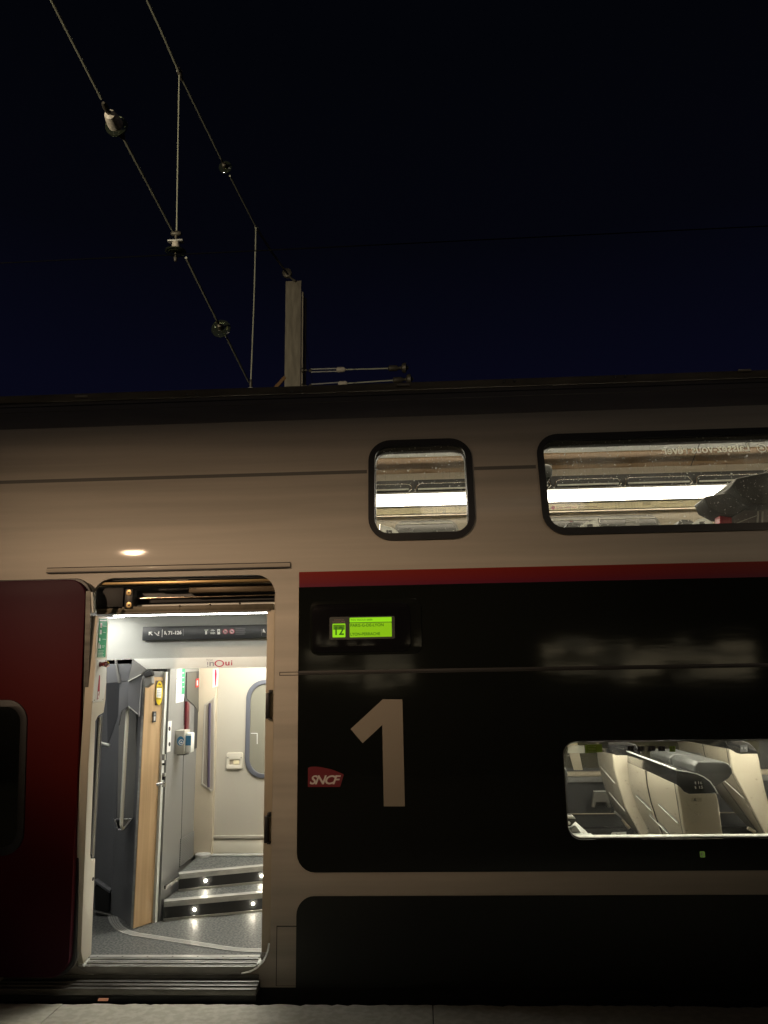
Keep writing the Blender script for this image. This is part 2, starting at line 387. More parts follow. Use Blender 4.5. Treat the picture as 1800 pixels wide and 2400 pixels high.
# body cross-section: how far the skin leans in at a height z
def prof(z):
    if z <= 2.3: return 0.0
    if z <= 3.2: return .13*((z-2.3)/.9)**2
    d = z-3.2; return .13+.289*d+.9*d*d
def dprof(z): return (prof(z+.001)-prof(z-.001))/.002
def skin(name, outline, material, parent, off=0.0, thick=.02, holes=(), step=.045):
    """piece of the outer skin: outline (x, z) wrapped on the leaning body side; off < 0 stands proud"""
    flat, tris = tess(outline, holes)
    bm = bmesh.new(); vs = [bm.verts.new((p.x, 0, p.y)) for p in flat]
    for t in tris:
        try: bm.faces.new([vs[i] for i in t])
        except ValueError: pass
    z0 = min(p.y for p in flat); z1 = max(p.y for p in flat); z = max(z0, 2.3)
    while z < z1-.004:
        if z > z0+.004:
            bmesh.ops.bisect_plane(bm, geom=bm.verts[:]+bm.edges[:]+bm.faces[:], plane_co=(0, 0, z), plane_no=(0, 0, 1))
        z += step
    bmesh.ops.recalc_face_normals(bm, faces=bm.faces)
    for f in bm.faces:
        if f.normal.y > 0: f.normal_flip()
    front = {f for f in bm.faces}
    g = bmesh.ops.extrude_face_region(bm, geom=list(bm.faces), use_keep_orig=True)
    back = [x for x in g['geom'] if isinstance(x, bmesh.types.BMVert)]
    bs = set(back)
    for v in bm.verts: v.co.y = prof(v.co.z)+off+(thick if v in bs else 0)
    bmesh.ops.recalc_face_normals(bm, faces=bm.faces)
    off0 = origin(parent)
    me = bpy.data.meshes.new(name); bm.to_mesh(me); bm.free(); me.materials.append(material)
    nrm = []
    for p in me.polygons:
        p.use_smooth = True
        isf = abs(p.normal.y) > .5
        for vi in p.vertices:
            if isf:
                d = dprof(me.vertices[vi].co.z) if me.vertices[vi].co.z > 2.301 else 0
                n = Vector((0, -1, d)).normalized()
                nrm.append(n if p.normal.y < 0 else -n)
            else: nrm.append(p.normal.copy())
    me.normals_split_custom_set([tuple(n) for n in nrm])
    for v in me.vertices: v.co -= off0
    o = bpy.data.objects.new(name, me); COL.objects.link(o); o.parent = parent
    return o
#---BODY---
# ------------------------------------------------------------------ ground and platform
def setting(o): o['kind'] = 'structure'; return o
setting(box('ground', (-150, 150), (-150, 150), (-1.3, -1.15), mat('dark_ballast', (.03, .028, .025), .9, var=((6, 6, 6), .4))))
pf = setting(box('platform', (-60, 60), (-30, -.43), (-1.1, -.045), m_plat, None, .0))
# worn edge stones along the platform
bm = bmesh.new()
xa = -6.0; rnd = random.Random(3)
first = None
for i in range(6):
    xb = xa+1.995
    bm = bmesh.new(); bbox(bm, (xa, xb), (-.429, -.15), (-.35, -.047))
    bmesh.ops.subdivide_edges(bm, edges=[e for e in bm.edges if abs(e.verts[0].co.x-e.verts[1].co.x) > .5], cuts=70, use_grid_fill=True)
    for v in bm.verts:
        if v.co.y > -.2 and v.co.z > -.1:
            v.co.y -= abs(rnd.gauss(0, .004))+(.012*max(0, math.sin(v.co.x*5)+math.sin(v.co.x*13)*.5) if v.co.x > .3 else 0)
            v.co.z -= abs(rnd.gauss(0, .003))
    frombm('edge_stone', bm, m_platE, pf, 60); xa += 2.0

# ------------------------------------------------------------------ the carriage
tr = thing('train_carriage', (0, 0, 0), 'double-deck train carriage with open doorway, glossy black panels and pale grey upper side', 'train')
DOOR = rrect(-2.06, -.905, .045, 2.288, .13, rb=.16)
WS = rrect(-.300, .318, 2.505, 3.145, .12)
WL = rrect(.785, 3.35, 2.512, 3.152, .12)
LW = None
lx0, lz1 = xz(1318, 1739, 0); _, lz0 = xz(1500, 1966, 0)
LW = rrect(lx0, 2.9, lz0, lz1, .075, rb=.075)
skin('side_wall', [(-7, -.02), (6, -.02), (6, 3.36), (-7, 3.36)], m_body, tr, 0, .03, [DOOR, WS, WL, rrect(lx0-.02, 2.92, lz0-.02, lz1+.02, .09)])
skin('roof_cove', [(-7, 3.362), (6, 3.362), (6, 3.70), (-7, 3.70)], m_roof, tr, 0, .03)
# roof, lofted from the cove to the middle and down the far side
P = [(prof(3.70), 3.70), (.62, 3.765), (.85, 3.83), (1.2, 3.87), (1.5, 3.875), (2.1, 3.83), (2.6, 3.6), (2.86, 3.2), (2.95, 2.5), (2.98, .0)]
V = [(x, y, z) for x in (-7, 6) for y, z in P]
setf = [(i, i+1, len(P)+i+1, len(P)+i) for i in range(len(P)-1)]
make('roof', V, setf, m_roof, tr, smooth=True)
box('roof_gutter', (-7, 6), (.40, .475), (3.63, 3.688), mat('dusty_roof_gutter', (.16, .135, .095), .6, var=((3, 9, 9), .3)), tr, .006)
tube('roof_seam', [(-7, prof(3.525)-.001, 3.525), (6, prof(3.525)-.001, 3.525)], .0035, mat('seam_metal', (.20, .19, .17), .35, metal=.6), tr)
tube('roof_seam', [(-7, prof(3.585)-.001, 3.585), (6, prof(3.585)-.001, 3.585)], .005, m_blk, tr)
for u, v in ((190, 929), (1745, 868), (945, 902)):       # small brackets on the gutter
    q = PY(.39).at(u, v)
    br = box('gutter_bracket', (q.x-.045, q.x+.045), (.385, .40), (q.z-.008, q.z+.008), m_ivory, tr, .003)
for u, v in ((437, 925), (460, 924), (684, 917), (705, 916), (1182, 894), (1206, 892), (1443, 882), (1466, 881)):
    q = PY(.395).at(u, v); lathe('bolt', (q.x, .40, q.z), (0, -1, 0), [(0, .010), (.008, .010), (.010, .006)], m_alud, tr, 8)
skin('body_crease', [(-7, 2.937), (-.335, 2.937), (-.335, 2.961), (-7, 2.961)], mat('crease_reflection_dark', (.15, .145, .13), .6), tr, -.0015, .0015)  # dark reflection line along the crease, put into the strip's colour
skin('body_crease', [(.352, 2.937), (.745, 2.937), (.745, 2.961), (.352, 2.961)], bpy.data.materials['crease_reflection_dark'], tr, -.0015, .0015)
# drip rail over the doorway
(ax_, az_), (bx_, bz_) = xz(109, 1339, -.01), xz(680, 1322, -.01)
dr = box('drip_rail', (ax_, bx_), (-.016, .0), (2.332, 2.356), m_body, tr, .002)
box('rail_shade', (ax_+.002, bx_), (-.020, .0), (2.326, 2.3315), m_rub, dr)  # black strip standing for the shade under the rail's lower edge
tube('rail_outline', [(ax_, -.003, 2.332), (ax_, -.003, 2.360), (bx_, -.003, 2.360), (bx_, -.003, 2.332)], .0025, m_rub, dr, 6)
# livery fields
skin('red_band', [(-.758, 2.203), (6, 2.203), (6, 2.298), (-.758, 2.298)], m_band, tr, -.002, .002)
bpts = [p for p in rrect(-.758, 6, .571, 2.2025, .0001, 6, rb=.105)]
bpts = [(x if x < 5.5 else 6, z) for x, z in bpts]
skin('black_panel', bpts, m_black, tr, -.004, .004, [rrect(lx0-.003, 2.903, lz0-.003, lz1+.003, .078)])
b2 = [(x, z) for x, z in rrect(-.758, 6, -.019, .447, .10, 8, rb=.001)]
skin('lower_panel', [(x if x < 5.5 else 6, z) for x, z in b2], m_black2, tr, -.004, .004)
box('underframe_skirt', (-7, 6), (.015, .20), (-.75, -.021), m_blk, tr)
box('underframe', (-7, 6), (.20, 2.8), (-.7, -.05), m_blk, tr)
# horizontal groove in the black panel
_, gz = xz(900, 1574, 0)
gr = box('panel_groove', (-.758, 6), (-.0075, -.004), (gz-.012, gz+.012), m_blk, tr, .0015)
box('groove_bead', (-.758, 6), (-.0105, -.0075), (gz-.003, gz+.003), m_blk, gr, .001)
# slot and hinges beside the panel
for (u0, v0, u1, v1) in ((655, 1575, 700, 1583),):
    x0, z1 = xz(u0, v0, 0); x1, z0 = xz(u1, v1, 0)
    wplate('access_slot', [(x0, z0), (x1, z0), (x1, z1), (x0, z1)], -.0015, m_blk, tr, .0015, [[(x0+.004, z0+.004), (x1, z0+.004), (x1, z1-.004), (x0+.004, z1-.004)]])
# lower access hatch right of the doorway
x0, z1 = xz(650, 2172, 0); x1, z0 = xz(694, 2290, 0)
h = wplate('access_hatch', [(x0, -.01), (x1, -.01), (x1, z1), (x0, z1)], -.004, m_body, tr, .004, bev=.0015)
wplate('hatch_gap', [(x0-.004, -.012), (x1+.001, -.012), (x1+.001, z1+.005), (x0-.004, z1+.005)], -.0012, m_rub, tr, .0012)
# the big figure 1
one = [(897, 1639), (943, 1639), (949, 1890), (899.5, 1890), (896, 1699), (850, 1742), (821.5, 1708.5)]
plate('coach_number', one, PY(0), mat('beige_vinyl', (.25, .22, .175), .5), tr, off=.0055, thick=.0015)
# railway logo
lg = [(721.5, 1844.5), (721.5, 1800), (728, 1797), (742, 1797), (757, 1799), (772, 1802), (786, 1806.5), (797, 1811), (806, 1815.5), (797, 1844.5)]
lo = plate('logo', lg, PY(0), mat('logo_red', (.15, .012, .02), .4), tr, off=.0055, thick=.0015)
ptext('lettering', 'SNCF', (726, 1838.5), (799, 1838.3), PY(0), mat('logo_white', (.60, .55, .52), .5), lo, .022, .32, 21.5, .0065, spacing=.86)
# destination display
disp = plate('display_housing', [], PY(0), m_black, tr) if False else None
x0, z1 = xz(727, 1407, 0); x1, z0 = xz(990, 1537, 0)
dh = wplate('display_housing', rrect(x0, x1, z0+.012, z1, .055), -.010, m_black, tr, .007, bev=.003)
x0, z1 = xz(733, 1416, 0); x1, z0 = xz(963, 1526, 0)
wplate('display_glass', rrect(x0, x1, z0, z1-.004, .05), -.016, mat('display_glass', (.006, .006, .007), .08, coat=.4), dh, .007, bev=.002)
x0, z1 = xz(773, 1447, 0); x1, z0 = xz(926, 1497, 0)
wplate('display_bezel', rrect(x0, x1, z0, z1, .01), -.0175, mat('bezel', (.045, .05, .045), .4), dh, .002)
def scr(nm, a, b, m):
    pl = PY(-.0175); x0, z1 = xz(a[0], a[1], -.0175); x1, z0 = xz(b[0], b[1], -.0175)
    return wplate(nm, rrect(x0, x1, z0, z1, .0035), -.0195, m, tr, .002)
s1 = scr('display_screen', (819.5, 1448), (918, 1457), m_lcdb)
s2 = scr('display_screen', (819.5, 1460.5), (918.5, 1492), m_lcd)
s3 = scr('display_screen', (779.5, 1462), (809.5, 1493.5), m_lcdb)
D = PY(-.0195)
ptext('lettering', 'PARIS-G-DE-LYON', (821.5, 1469.5), (899, 1467.7), D, m_lcdt, s2, .012, 0, 7.2, .001)
ptext('lettering', 'LYON-PERRACHE', (821.5, 1490.2), (891, 1488.6), D, m_lcdt, s2, .012, 0, 7.2, .001)
ptext('lettering', 'TGV INOUI 6686', (821.5, 1455.6), (873, 1454.3), D, m_lcdt, s1, .0, 0, 4.6, .001)
plate('figure_field', [(781, 1464), (808, 1464), (808, 1476), (781, 1476)], D, vinyl('lcd_shade', (.03, .09, 0), .5), s3, .0008, .0006)
ptext('lettering', '12', (786, 1488.5), (806, 1488), D, m_lcdt, s3, .02, 0, 20, .0012)
ptext('lettering', 'VOITURE', (779, 1459.5), (809, 1458.9), PY(-.0175), mat('dim_print', (.28, .22, .19), .5), dh, .015, 0, 3.2, .001)
ptext('lettering', 'COACH', (783, 1454.5), (806, 1454), PY(-.0175), bpy.data.materials['dim_print'], dh, .015, 0, 3.0, .001)
# little green indicator below the lower window
x0, z1 = xz(1639, 1995, 0); x1, z0 = xz(1652, 2009, 0)
ind = wplate('indicator', rrect(x0, x1, z0, z1, .004), -.007, m_lcdd, tr, .003, bev=.001)
ptext('lettering', '1', (1643, 2006), (1647, 2006), PY(-.007), m_gprint, ind, 0.02, 0, 7, .001)

# upper windows: rubber frame, pane
def up_window(o_out, o_in):
    fr = skin('window', o_out, m_rub, tr, -.014, .040, [o_in], step=.03)
    ins = [(min(p[0] for p in o_in)-.0, max(p[0] for p in o_in), min(p[1] for p in o_in), max(p[1] for p in o_in))][0]
    skin('window_reveal', rrect(ins[0]-.03, ins[1]+.03, ins[2]-.02, ins[3]+.03, .10), mat('reveal_plastic', (.10, .10, .095), .5) if 'reveal_plastic' not in bpy.data.materials else bpy.data.materials['reveal_plastic'], fr, .045, .05, [rrect(ins[0]+.004, ins[1]-.004, ins[2]+.003, ins[3]-.022, .075)])
    skin('pane', rrect(ins[0]-.002, ins[1]+.002, ins[2]-.002, ins[3]+.002, .085), m_pane, fr, .010, .004)
    return fr
w1 = up_window(rrect(-.325, .342, 2.482, 3.170, .145), rrect(-.284, .300, 2.528, 3.122, .088))
w2 = up_window(rrect(.758, 3.40, 2.490, 3.178, .145), rrect(.800, 3.35, 2.536, 3.130, .088))
# mirrored lettering on the wide window
def leanplane(z): 
    n = Vector((0, -1, dprof(z))); return Pl((0, prof(z), z), n)
LP = leanplane(3.05)
lt = ptext('lettering', 'Laissez-vous rêver', (1553, 1066), (1758, 1057.5), LP, m_vinyl, w2, .022, 0, 19, .004, flip=True)
c0 = LP.at(1785, 1050, .004)
exx = Vector((1, 0, 0)); eyy = exx.cross(LP.n)*-1
ring = [c0+(exx*math.cos(a)+eyy*math.sin(a))*.030 for a in [2*math.pi*i/28 for i in range(28)]]
ringi = [c0+(exx*math.cos(a)+eyy*math.sin(a))*.0245 for a in [2*math.pi*i/28 for i in range(28)]]
plate('window_emblem', ring, LP, m_vinyl, w2, .004, .0008, [ringi], px=False)
cl = [c0+exx*x+eyy*y for x, y in ((-.014, -.008), (.014, -.008), (.014, -.001), (.009, .003), (.006, .009), (-.001, .011), (-.007, .007), (-.009, .002), (-.014, -.001))]
plate('window_emblem', cl, LP, m_vinyl, w2, .004, .0008, px=False)

# lower window: pane with bright lower frame
fr = wplate('window', rrect(lx0-.002, 2.902, lz0-.002, lz1+.002, .077), .006, mat('window_inner_rim', (.10, .10, .09), .4), tr, .05, [rrect(lx0+.004, 2.896, lz0+.006, lz1-.006, .071)])
wplate('pane', rrect(lx0+.002, 2.898, lz0+.004, lz1-.004, .073), .010, m_pane2, fr, .004)
box('window_sill', (lx0+.055, 2.84), (.030, .085), (lz0-.004, lz0+.0075), m_white, fr, .002)
F0 = PY(.010)
v1 = plate('seat_map_sticker', [(1371, 1746), (1411, 1744), (1412, 1763), (1372, 1765)], F0, m_vgreen, fr, .001, .0008, bev=0)
for k in range(4):
    plate('sticker_line', [(1378, 1749.5+3.8*k), (1396, 1749+3.8*k), (1396, 1750.2+3.8*k), (1378, 1750.7+3.8*k)], F0, m_vinyl, v1, .002, .0006)
plate('faint_sticker', [(1333, 1747), (1370, 1746), (1371, 1765), (1330, 1766)], F0, m_vinylf, fr, .001, .0008)
for k, (u, w) in enumerate(((1470, 16), (1494, 16), (1518, 17), (1543, 16), (1569, 14))):
    m = m_vgreen if k == 4 else m_vdark
    s = plate('pictogram_sticker', [(u, 1748.5), (u+w, 1748.3), (u+w, 1760.3+(1.3 if k == 4 else 0)), (u, 1760.5+(1.3 if k == 4 else 0))], F0, m, fr, .001, .0008)
    plate('pictogram', [(u+5, 1752), (u+8, 1751), (u+11, 1754.5), (u+9, 1758), (u+6, 1757)], F0, m_vinylf, s, .002, .0006)

# ------------------------------------------------------------------ red plug door, slid open to the left
dpts = []
for x, z in rrect(-3.30, -1.985, .068, 2.268, .105, 10):
    dpts.append((x-(.012+(z-.07)*.0235 if x > -2.5 else 0), z))
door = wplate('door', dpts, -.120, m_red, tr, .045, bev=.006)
inn = [(x-.006 if x > -2.5 else x+.006, z) for x, z in dpts]
wplate('door_gasket', [(x+.014*(1 if x > -2.5 else -1), z+.012*(1 if z > 1.1 else -1)) for x, z in dpts], -.078, m_rub, door, .030, bev=.004)
wplate('door_edge', [(x+.022*(1 if x > -2.5 else -1), z+.004*(1 if z > 1.1 else -1)) for x, z in dpts], -.047, m_alu, door, .008, bev=.002)
gx = [xz(u, v, -.12)[0] for u, v in ((67, 1720), (50, 1950))]
_, g1 = xz(20, 1640, -.12); _, g0 = xz(20, 2005, -.12)
def slant(l, k=.04, zc=1.1): return [(x-(z-zc)*k if x > -2.6 else x, z) for x, z in l]
xr = xz(60, 1830, -.12)[0]
zc = (g0+g1)/2
wplate('door_window', slant(rrect(-3.0, xr, g0, g1, .125, 10), .055, zc), -.129, m_rub, door, .010, [slant(rrect(-2.955, xr-.042, g0+.042, g1-.042, .09, 10), .055, zc)], bev=.003)
wplate('door_glass', slant(rrect(-2.96, xr-.038, g0+.038, g1-.038, .09, 10), .055, zc), -.124, m_glass_dark, door, .004)

# ------------------------------------------------------------------ doorway surround
# recessed ivory flange behind the opening, with its inner opening
flx = xz(624.5, 1600, .075)[0]
fl_o = [(-2.2, .0), (-.86, .0), (-.86, 2.33), (-2.2, 2.33)]
_, ft = xz(450, 1438, .075)
wplate('door_flange', [(flx, .10), (-.86, .10), (-.86, ft+.01), (flx, ft+.01)], .060, m_ivory, tr, .10, bev=.002)
wplate('flange_corner', [(x, z) for x, z in [(flx-.03, .046), (-.86, .046), (-.86, .14), (flx, .14), (flx-.004, .10), (flx-.012, .08)]], .058, m_alu, tr, .06, bev=.003)
# bright curved corner casting at the right foot of the opening
arc = [(-.905-.16+.157*math.cos(R(a)), .045+.16+.157*math.sin(R(a))) for a in range(-90, 1, 9)]
arc2 = [(-.905-.16+.148*math.cos(R(a)), .045+.16+.148*math.sin(R(a))) for a in range(0, -91, -9)]
wplate('opening_trim', arc+arc2, -.002, m_chrome, tr, .05)
wplate('opening_trim', [(-.9075, .205), (-.9045, .205), (-.9045, 2.16), (-.9075, 2.16)], -.002, m_ivory, tr, .05)
# hinge catches on the right jamb
for (u0, v0, u1, v1) in ((625, 1624, 633, 1684), (622, 1911, 630, 1974)):
    x0, z1 = xz(u0, v0, .05); x1, z0 = xz(u1, v1, .05)
    c_ = box('lock_catch', (x0, x1), (.02, .059), (z0, z1), m_rub, tr, .003)
    box('catch_end', (x1-.006, x1+.012), (.02, .059), (z1-.004, z1+.018), m_rub, c_, .002)
    box('catch_end', (x1-.006, x1+.012), (.02, .059), (z0-.006, z0+.004), m_rub, c_, .002)
# door mechanism above the opening
mech = wplate('door_mechanism', [(-2.12, ft), (-.86, ft), (-.86, 2.34), (-2.12, 2.34)], .20, m_blk, tr, .02)
def bar(nm, u0, u1, vL, vR, y0, y1, h, m, parent=mech, bev=.001):
    xa, za = xz(u0, vL, y0); xb, zb = xz(u1, vR, y0); z = (za+zb)/2
    return box(nm, (xa, xb), (y0, y1), (z-h/2, z+h/2), m, parent, bev)
bar('top_profile', 205, 650, 1370, 1358, .02, .10, .016, m_brass)
bar('top_profile', 205, 650, 1362, 1350, .03, .12, .014, m_rub)
bar('cable_tray', 372, 440, 1382, 1380, .10, .14, .012, m_dark)
bar('motor_cover', 443, 650, 1380, 1377, .09, .16, .045, mat('dim_bronze', (.12, .09, .055), .45, metal=.4))
tube('guide_rail', [PY(.12).at(317, 1403), PY(.12).at(645, 1394)], .0045, m_rail, mech)
bar('lower_profile', 226, 640, 1432, 1421, .06, .16, .040, mat('dirty_bronze', (.10, .085, .055), .5, metal=.3, var=((12, 12, 12), .3)))
bar('lower_lip', 226, 632, 1440, 1428, .05, .14, .010, mat('brown_lip', (.13, .11, .08), .5))
for u, v in ((421, 1420), (492, 1417), (562, 1414), (421, 1431)):
    q = PY(.055).at(u, v); lathe('screw', (q.x, .06, q.z), (0, -1, 0), [(0, .006), (.006, .006), (.008, .003)], m_rail, mech, 8)
mb = box('carriage_block', xz(226, 1400, .06)[0:1]+xz(289, 1400, .06)[0:1], (.06, .16), (xz(250, 1428, .06)[1], xz(250, 1378, .06)[1]), m_blk, mech, .004)
bl = box('latch_block', (xz(292, 1400, .05)[0], xz(311, 1400, .05)[0]), (.05, .15), (xz(300, 1426, .05)[1], xz(300, 1381, .05)[1]), m_rub, mech, .003)
for v in (1389, 1418):
    x0, z1 = xz(296, v-7, .046); x1, z0 = xz(308, v+7, .046)
    s_ = wplate('oval_plate', rrect(x0, x1, z0, z1, (x1-x0)/2-.0005), .044, m_brass, mech, .006, bev=.001)
    q = PY(.044).at(302, v); lathe('screw', (q.x, .045, q.z), (0, -1, 0), [(0, .007), (.004, .006), (.005, .002)], m_dark, s_, 10)
for k in range(6):
    bar('slot', 386+k*13, 395+k*13, 1379.6, 1379.2, .085, .09, .003, m_blk)
bar('gold_clip', 413, 440, 1360.5, 1359.5, .012, .03, .006, m_ivory)
# sill plates
for (y0, y1, z, n) in ((.075, .135, .103, 7), (.036, .073, .094, 7), (.002, .034, .085, 5)):
    s = box('sill_plate', (-2.06, -.985), (y0, y1), (.03, z), m_alu, tr, .003)
    for k in range(n):
        lathe('rivet', (-1.93+k*.88/(n-1), (y0+y1)/2, z-.0005), (0, 0, 1), [(0, .006), (.0012, .0055), (.002, .003)], m_alud, s, 8)
    for k in range(3):
        yy = y0+.006+k*.006
        box('groove', (-2.06, -.985), (yy, yy+.002), (z-.001, z+.0006), m_alud, s)
box('sill_front', (-2.42, -.965), (-.008, -.001), (-.019, .046), m_alud, tr, .002)
box('corner_block', (-.99, -.907), (.004, .12), (.05, .101), m_white, tr, .02)
for k in range(3):
    box('footboard', (-2.42, -.955), (-.118+.036*k, -.086+.036*k), (-.02, .012+.006*k), m_alud, tr, .003)
box('footboard_bracket', (-2.42, -.955), (-.118, .014), (-.05, -.021), m_blk, tr)
x0, z1 = xz(231, 2314, -.122); x1, z0 = xz(254, 2319.5, -.122)
wplate('reflector', [(x0, -.045), (x1, -.045), (x1+.003, -.033), (x0+.004, -.033)], -.124, m_reda, tr, .006)

# ------------------------------------------------------------------ vestibule shell
FZ = .10
box('vestibule_floor', (-2.9, -.3), (.136, 2.2), (.02, FZ), m_floor, tr)
# curved aluminium floor strip
SP = [(262, 2138), (264, 2151), (269, 2163), (279, 2175), (296, 2185), (318, 2191), (345, 2195), (400, 2203.5), (450, 2211), (500, 2219), (540, 2225), (575, 2228), (625, 2228.5)]
c1 = [PZ(FZ).at(u, v) for u, v in SP]
def ribbon(pts, w0, w1, z, h, nm, m, par):
    V = []; n = len(pts)
    for i, p in enumerate(pts):
        d = (pts[min(i+1, n-1)]-pts[max(i-1, 0)]).normalized(); s = Vector((-d.y, d.x, 0))
        for w, zz in ((w0, z), (w0, z+h), (w1, z+h), (w1, z)): V.append((p.x+s.x*w, p.y+s.y*w, zz))
    F = [(4*i+k, 4*i+(k+1) % 4, 4*i+4+(k+1) % 4, 4*i+4+k) for i in range(n-1) for k in range(4)]+[(3, 2, 1, 0), (4*n-4, 4*n-3, 4*n-2, 4*n-1)]
    return make(nm, V, F, m, par, auto=30)
c1.append(c1[-1]+Vector((.4, 0, 0)))
fs = ribbon(c1, -.030, .030, FZ-.004, .008, 'floor_strip', m_alu, tr)
for k in (-1, 0, 1): ribbon(c1, .014*k-.0015, .014*k+.0015, FZ+.003, .0016, 'strip_groove', m_alud, fs)

def wallstrip(nm, plan, z0, z1, m, par=tr, th=.03, side=1, auto=30):
    """upright sheet over a plan line, thickness to its left (side=1) or right"""
    V = []; n = len(plan)
    for i in range(n):
        a = Vector(plan[max(i-1, 0)]); c = Vector(plan[min(i+1, n-1)]); d = (c-a).normalized(); s = Vector((-d.y, d.x))*side*th
        p = Vector(plan[i])
        for q, zz in ((p, z0), (p, z1), (p+s, z1), (p+s, z0)): V.append((q.x, q.y, zz))
    F = [(4*i+k, 4*i+(k+1) % 4, 4*i+4+(k+1) % 4, 4*i+4+k) for i in range(n-1) for k in range(4)]+[(3, 2, 1, 0), (4*n-4, 4*n-3, 4*n-2, 4*n-1)]
    return make(nm, V, F, m, par, auto=auto)
def fl(u, v, z=FZ): q = PZ(z).at(u, v); return (q.x, q.y)
HZ = 2.12
# left grey wall, shade of a passage as a dark sheet, boxed foot
A0 = (-2.75, 1.32); A1 = (-2.20, .965)
lw = wallstrip('left_wall', [A0, (-2.55, 1.19), (-2.38, 1.08), A1], FZ, HZ, m_blue, th=.05)
WL_ = PW(A0, A1)
plate('niche_shade', [(250, 1601), (289, 1599), (288, 1625), (283, 1655), (272, 1690), (262, 1720), (252, 1745)], WL_, mat('niche_shade_grey', (.085, .087, .095), .5), lw, .004, .003)  # flat dark sheet, the recess shade is in its colour
hl = [(-2.46, 1.0), (-2.20, .93)]
plate('foot_housing', [(221, 2078), (226, 2072), (255, 2092), (255, 2138), (240, 2141), (222, 2132)], PY(.93), m_blk, lw, .0, .08, bev=.006)
plate('skirting', [(222, 2062), (257, 2088), (257, 2094), (222, 2070)], PY(.925), m_blue, lw, .0, .05, bev=.003)
plate('skirting', [(224, 2136), (244, 2141), (262, 2144), (262, 2148), (240, 2145), (224, 2140)], PY(.90), m_alud, lw, .0, .05, bev=.002)
# lever handle on the left wall
q = PY(.80)
hd = tube('lever_handle', [q.at(229, 1736), q.at(238, 1742), q.at(247, 1745), q.at(257, 1748)], [.009, .011, .014, .012], m_alu, lw, 10)
# blue-grey pillar, smoothly curved, with handrail
B0 = fl(258, 2143); Bm = fl(276, 2150); B2 = fl(296, 2160); Cc = fl(306, 2176)
pil = wallstrip('curved_pillar', [(-2.25, 1.05), B0, ((B0[0]*2+Bm[0])/3, (B0[1]*2+Bm[1])/3-.008), Bm, B2, Cc], FZ, 1.725, m_blue, th=.04)
wallstrip('pillar_edge', [Cc, (Cc[0]+.022, Cc[1]-.012)], FZ, 1.725, m_alu, pil, th=.02)
PP = PY(.70)
hr = plate('handrail_recess', [(279, 1662), (290, 1655), (320, 1675), (320, 1918), (308, 1918), (275, 1918)], PY(.735), m_grey, pil, .002, .03)
xh, zt = xz(297, 1655, .63); xh2, zb = xz(286, 1944, .63)
xm = (xh+xh2)/2
tube('handrail', [(xm, .66, zt+.0), (xm, .63, zt-.03), (xm, .63, zb+.03), (xm, .655, zb)], .0125, mat('satin_rail', (.85, .83, .72), .3, metal=.1), pil, 12)
plate('rail_foot', [(266, 1919), (310, 1918), (289, 1946), (274, 1947)], PY(.66), m_chrome, pil, .0, .05, [[(271, 1922), (303, 1921), (287, 1943), (277, 1943)]], bev=.002)
plate('rail_foot_facet', [(286, 1922), (305, 1920), (289, 1944)], PY(.665), m_grey, pil, .0, .01)
box('pillar_foot', (-2.03, -1.93), (.63, .80), (FZ, FZ+.24), m_blue, pil, .02) if False else None
# facets between pillar and header
fa = [(PY(.60), [(250, 1547), (311, 1545), (300, 1596), (250, 1601)], m_blue, 'wall_facet'),
      (PY(.58), [(268, 1547), (272, 1547), (281, 1600), (276, 1600)], m_grey, 'facet_joint'),
      (PY(.56), [(311, 1545), (345, 1570), (300, 1598)], m_grey, 'wall_facet'),
      (PY(.575), [(300, 1597), (345, 1569), (350, 1572), (335, 1585), (330, 1600), (325, 1680), (322, 1674), (300, 1656)], m_blue, 'wall_facet'),
      (PY(.60), [(280, 1600), (301, 1597), (301, 1655), (284, 1668), (278, 1700), (276, 1700)], m_blue, 'wall_facet')]
for pl, pts, m, nm in fa: plate(nm, pts, pl, m, pil, .0, .02, bev=.001)
for a, c in (((301, 1655), (323, 1674)), ((300, 1597), (330, 1581))):
    tube('facet_trim', [PY(.55).at(*a), PY(.55).at(*c)], .003, m_alu, pil, 6)
# beech door panel of the toilet
D0 = (Cc[0]+.024, Cc[1]-.014); D1 = fl(332, 2188); E0 = fl(357, 2163); E1 = fl(366, 2160); F1 = fl(373, 2160)
wd = wallstrip('toilet_door', [D0, ((D0[0]+E0[0])/2+.004, (D0[1]+E0[1])/2-.002), E0], FZ+.004, 1.685, m_wood, th=.025)
wallstrip('door_lintel', [D0, E0], 1.686, 1.725, m_grey, wd, th=.024)
plate('door_closer', [(338, 1582), (355, 1585), (356, 1601), (342, 1612), (336, 1608)], PY(.50), m_grey, wd, .0, .05, bev=.006)
plate('closer_cap', [(334, 1578), (352, 1571), (358, 1583), (340, 1588)], PY(.49), m_dark, wd, .0, .05, bev=.004)
WD = PW(D0, E0)
bk = plate('sticker_backing', [(366, 1595), (382.5, 1595), (380.5, 1652), (364.5, 1653)], WD, m_brown, wd, .010, .004)
oval = [(373.5+8.0*math.cos(a)-.9*math.sin(-a), 1624-28.5*math.sin(a)) for a in [2*math.pi*i/26 for i in range(26)]]
ov = plate('yellow_sticker', oval, WD, m_yel, wd, .013, .003)
plate('notice', [(367.5, 1612.5), (379, 1613), (377.5, 1636), (367, 1634)], WD, m_print, ov, .015, .0015)
plate('sticker_bar', [(368, 1609.5), (380, 1609.8), (380, 1611.5), (368, 1611.2)], WD, m_brown, ov, .015, .0015)
plate('sticker_bar', [(366.5, 1637), (378, 1637.6), (378, 1639), (366.5, 1638.5)], WD, m_brown, ov, .015, .0015)
plate('sticker_mark', [(373, 1601), (377, 1603), (377, 1606), (371, 1604)], WD, m_brown, ov, .015, .0015)
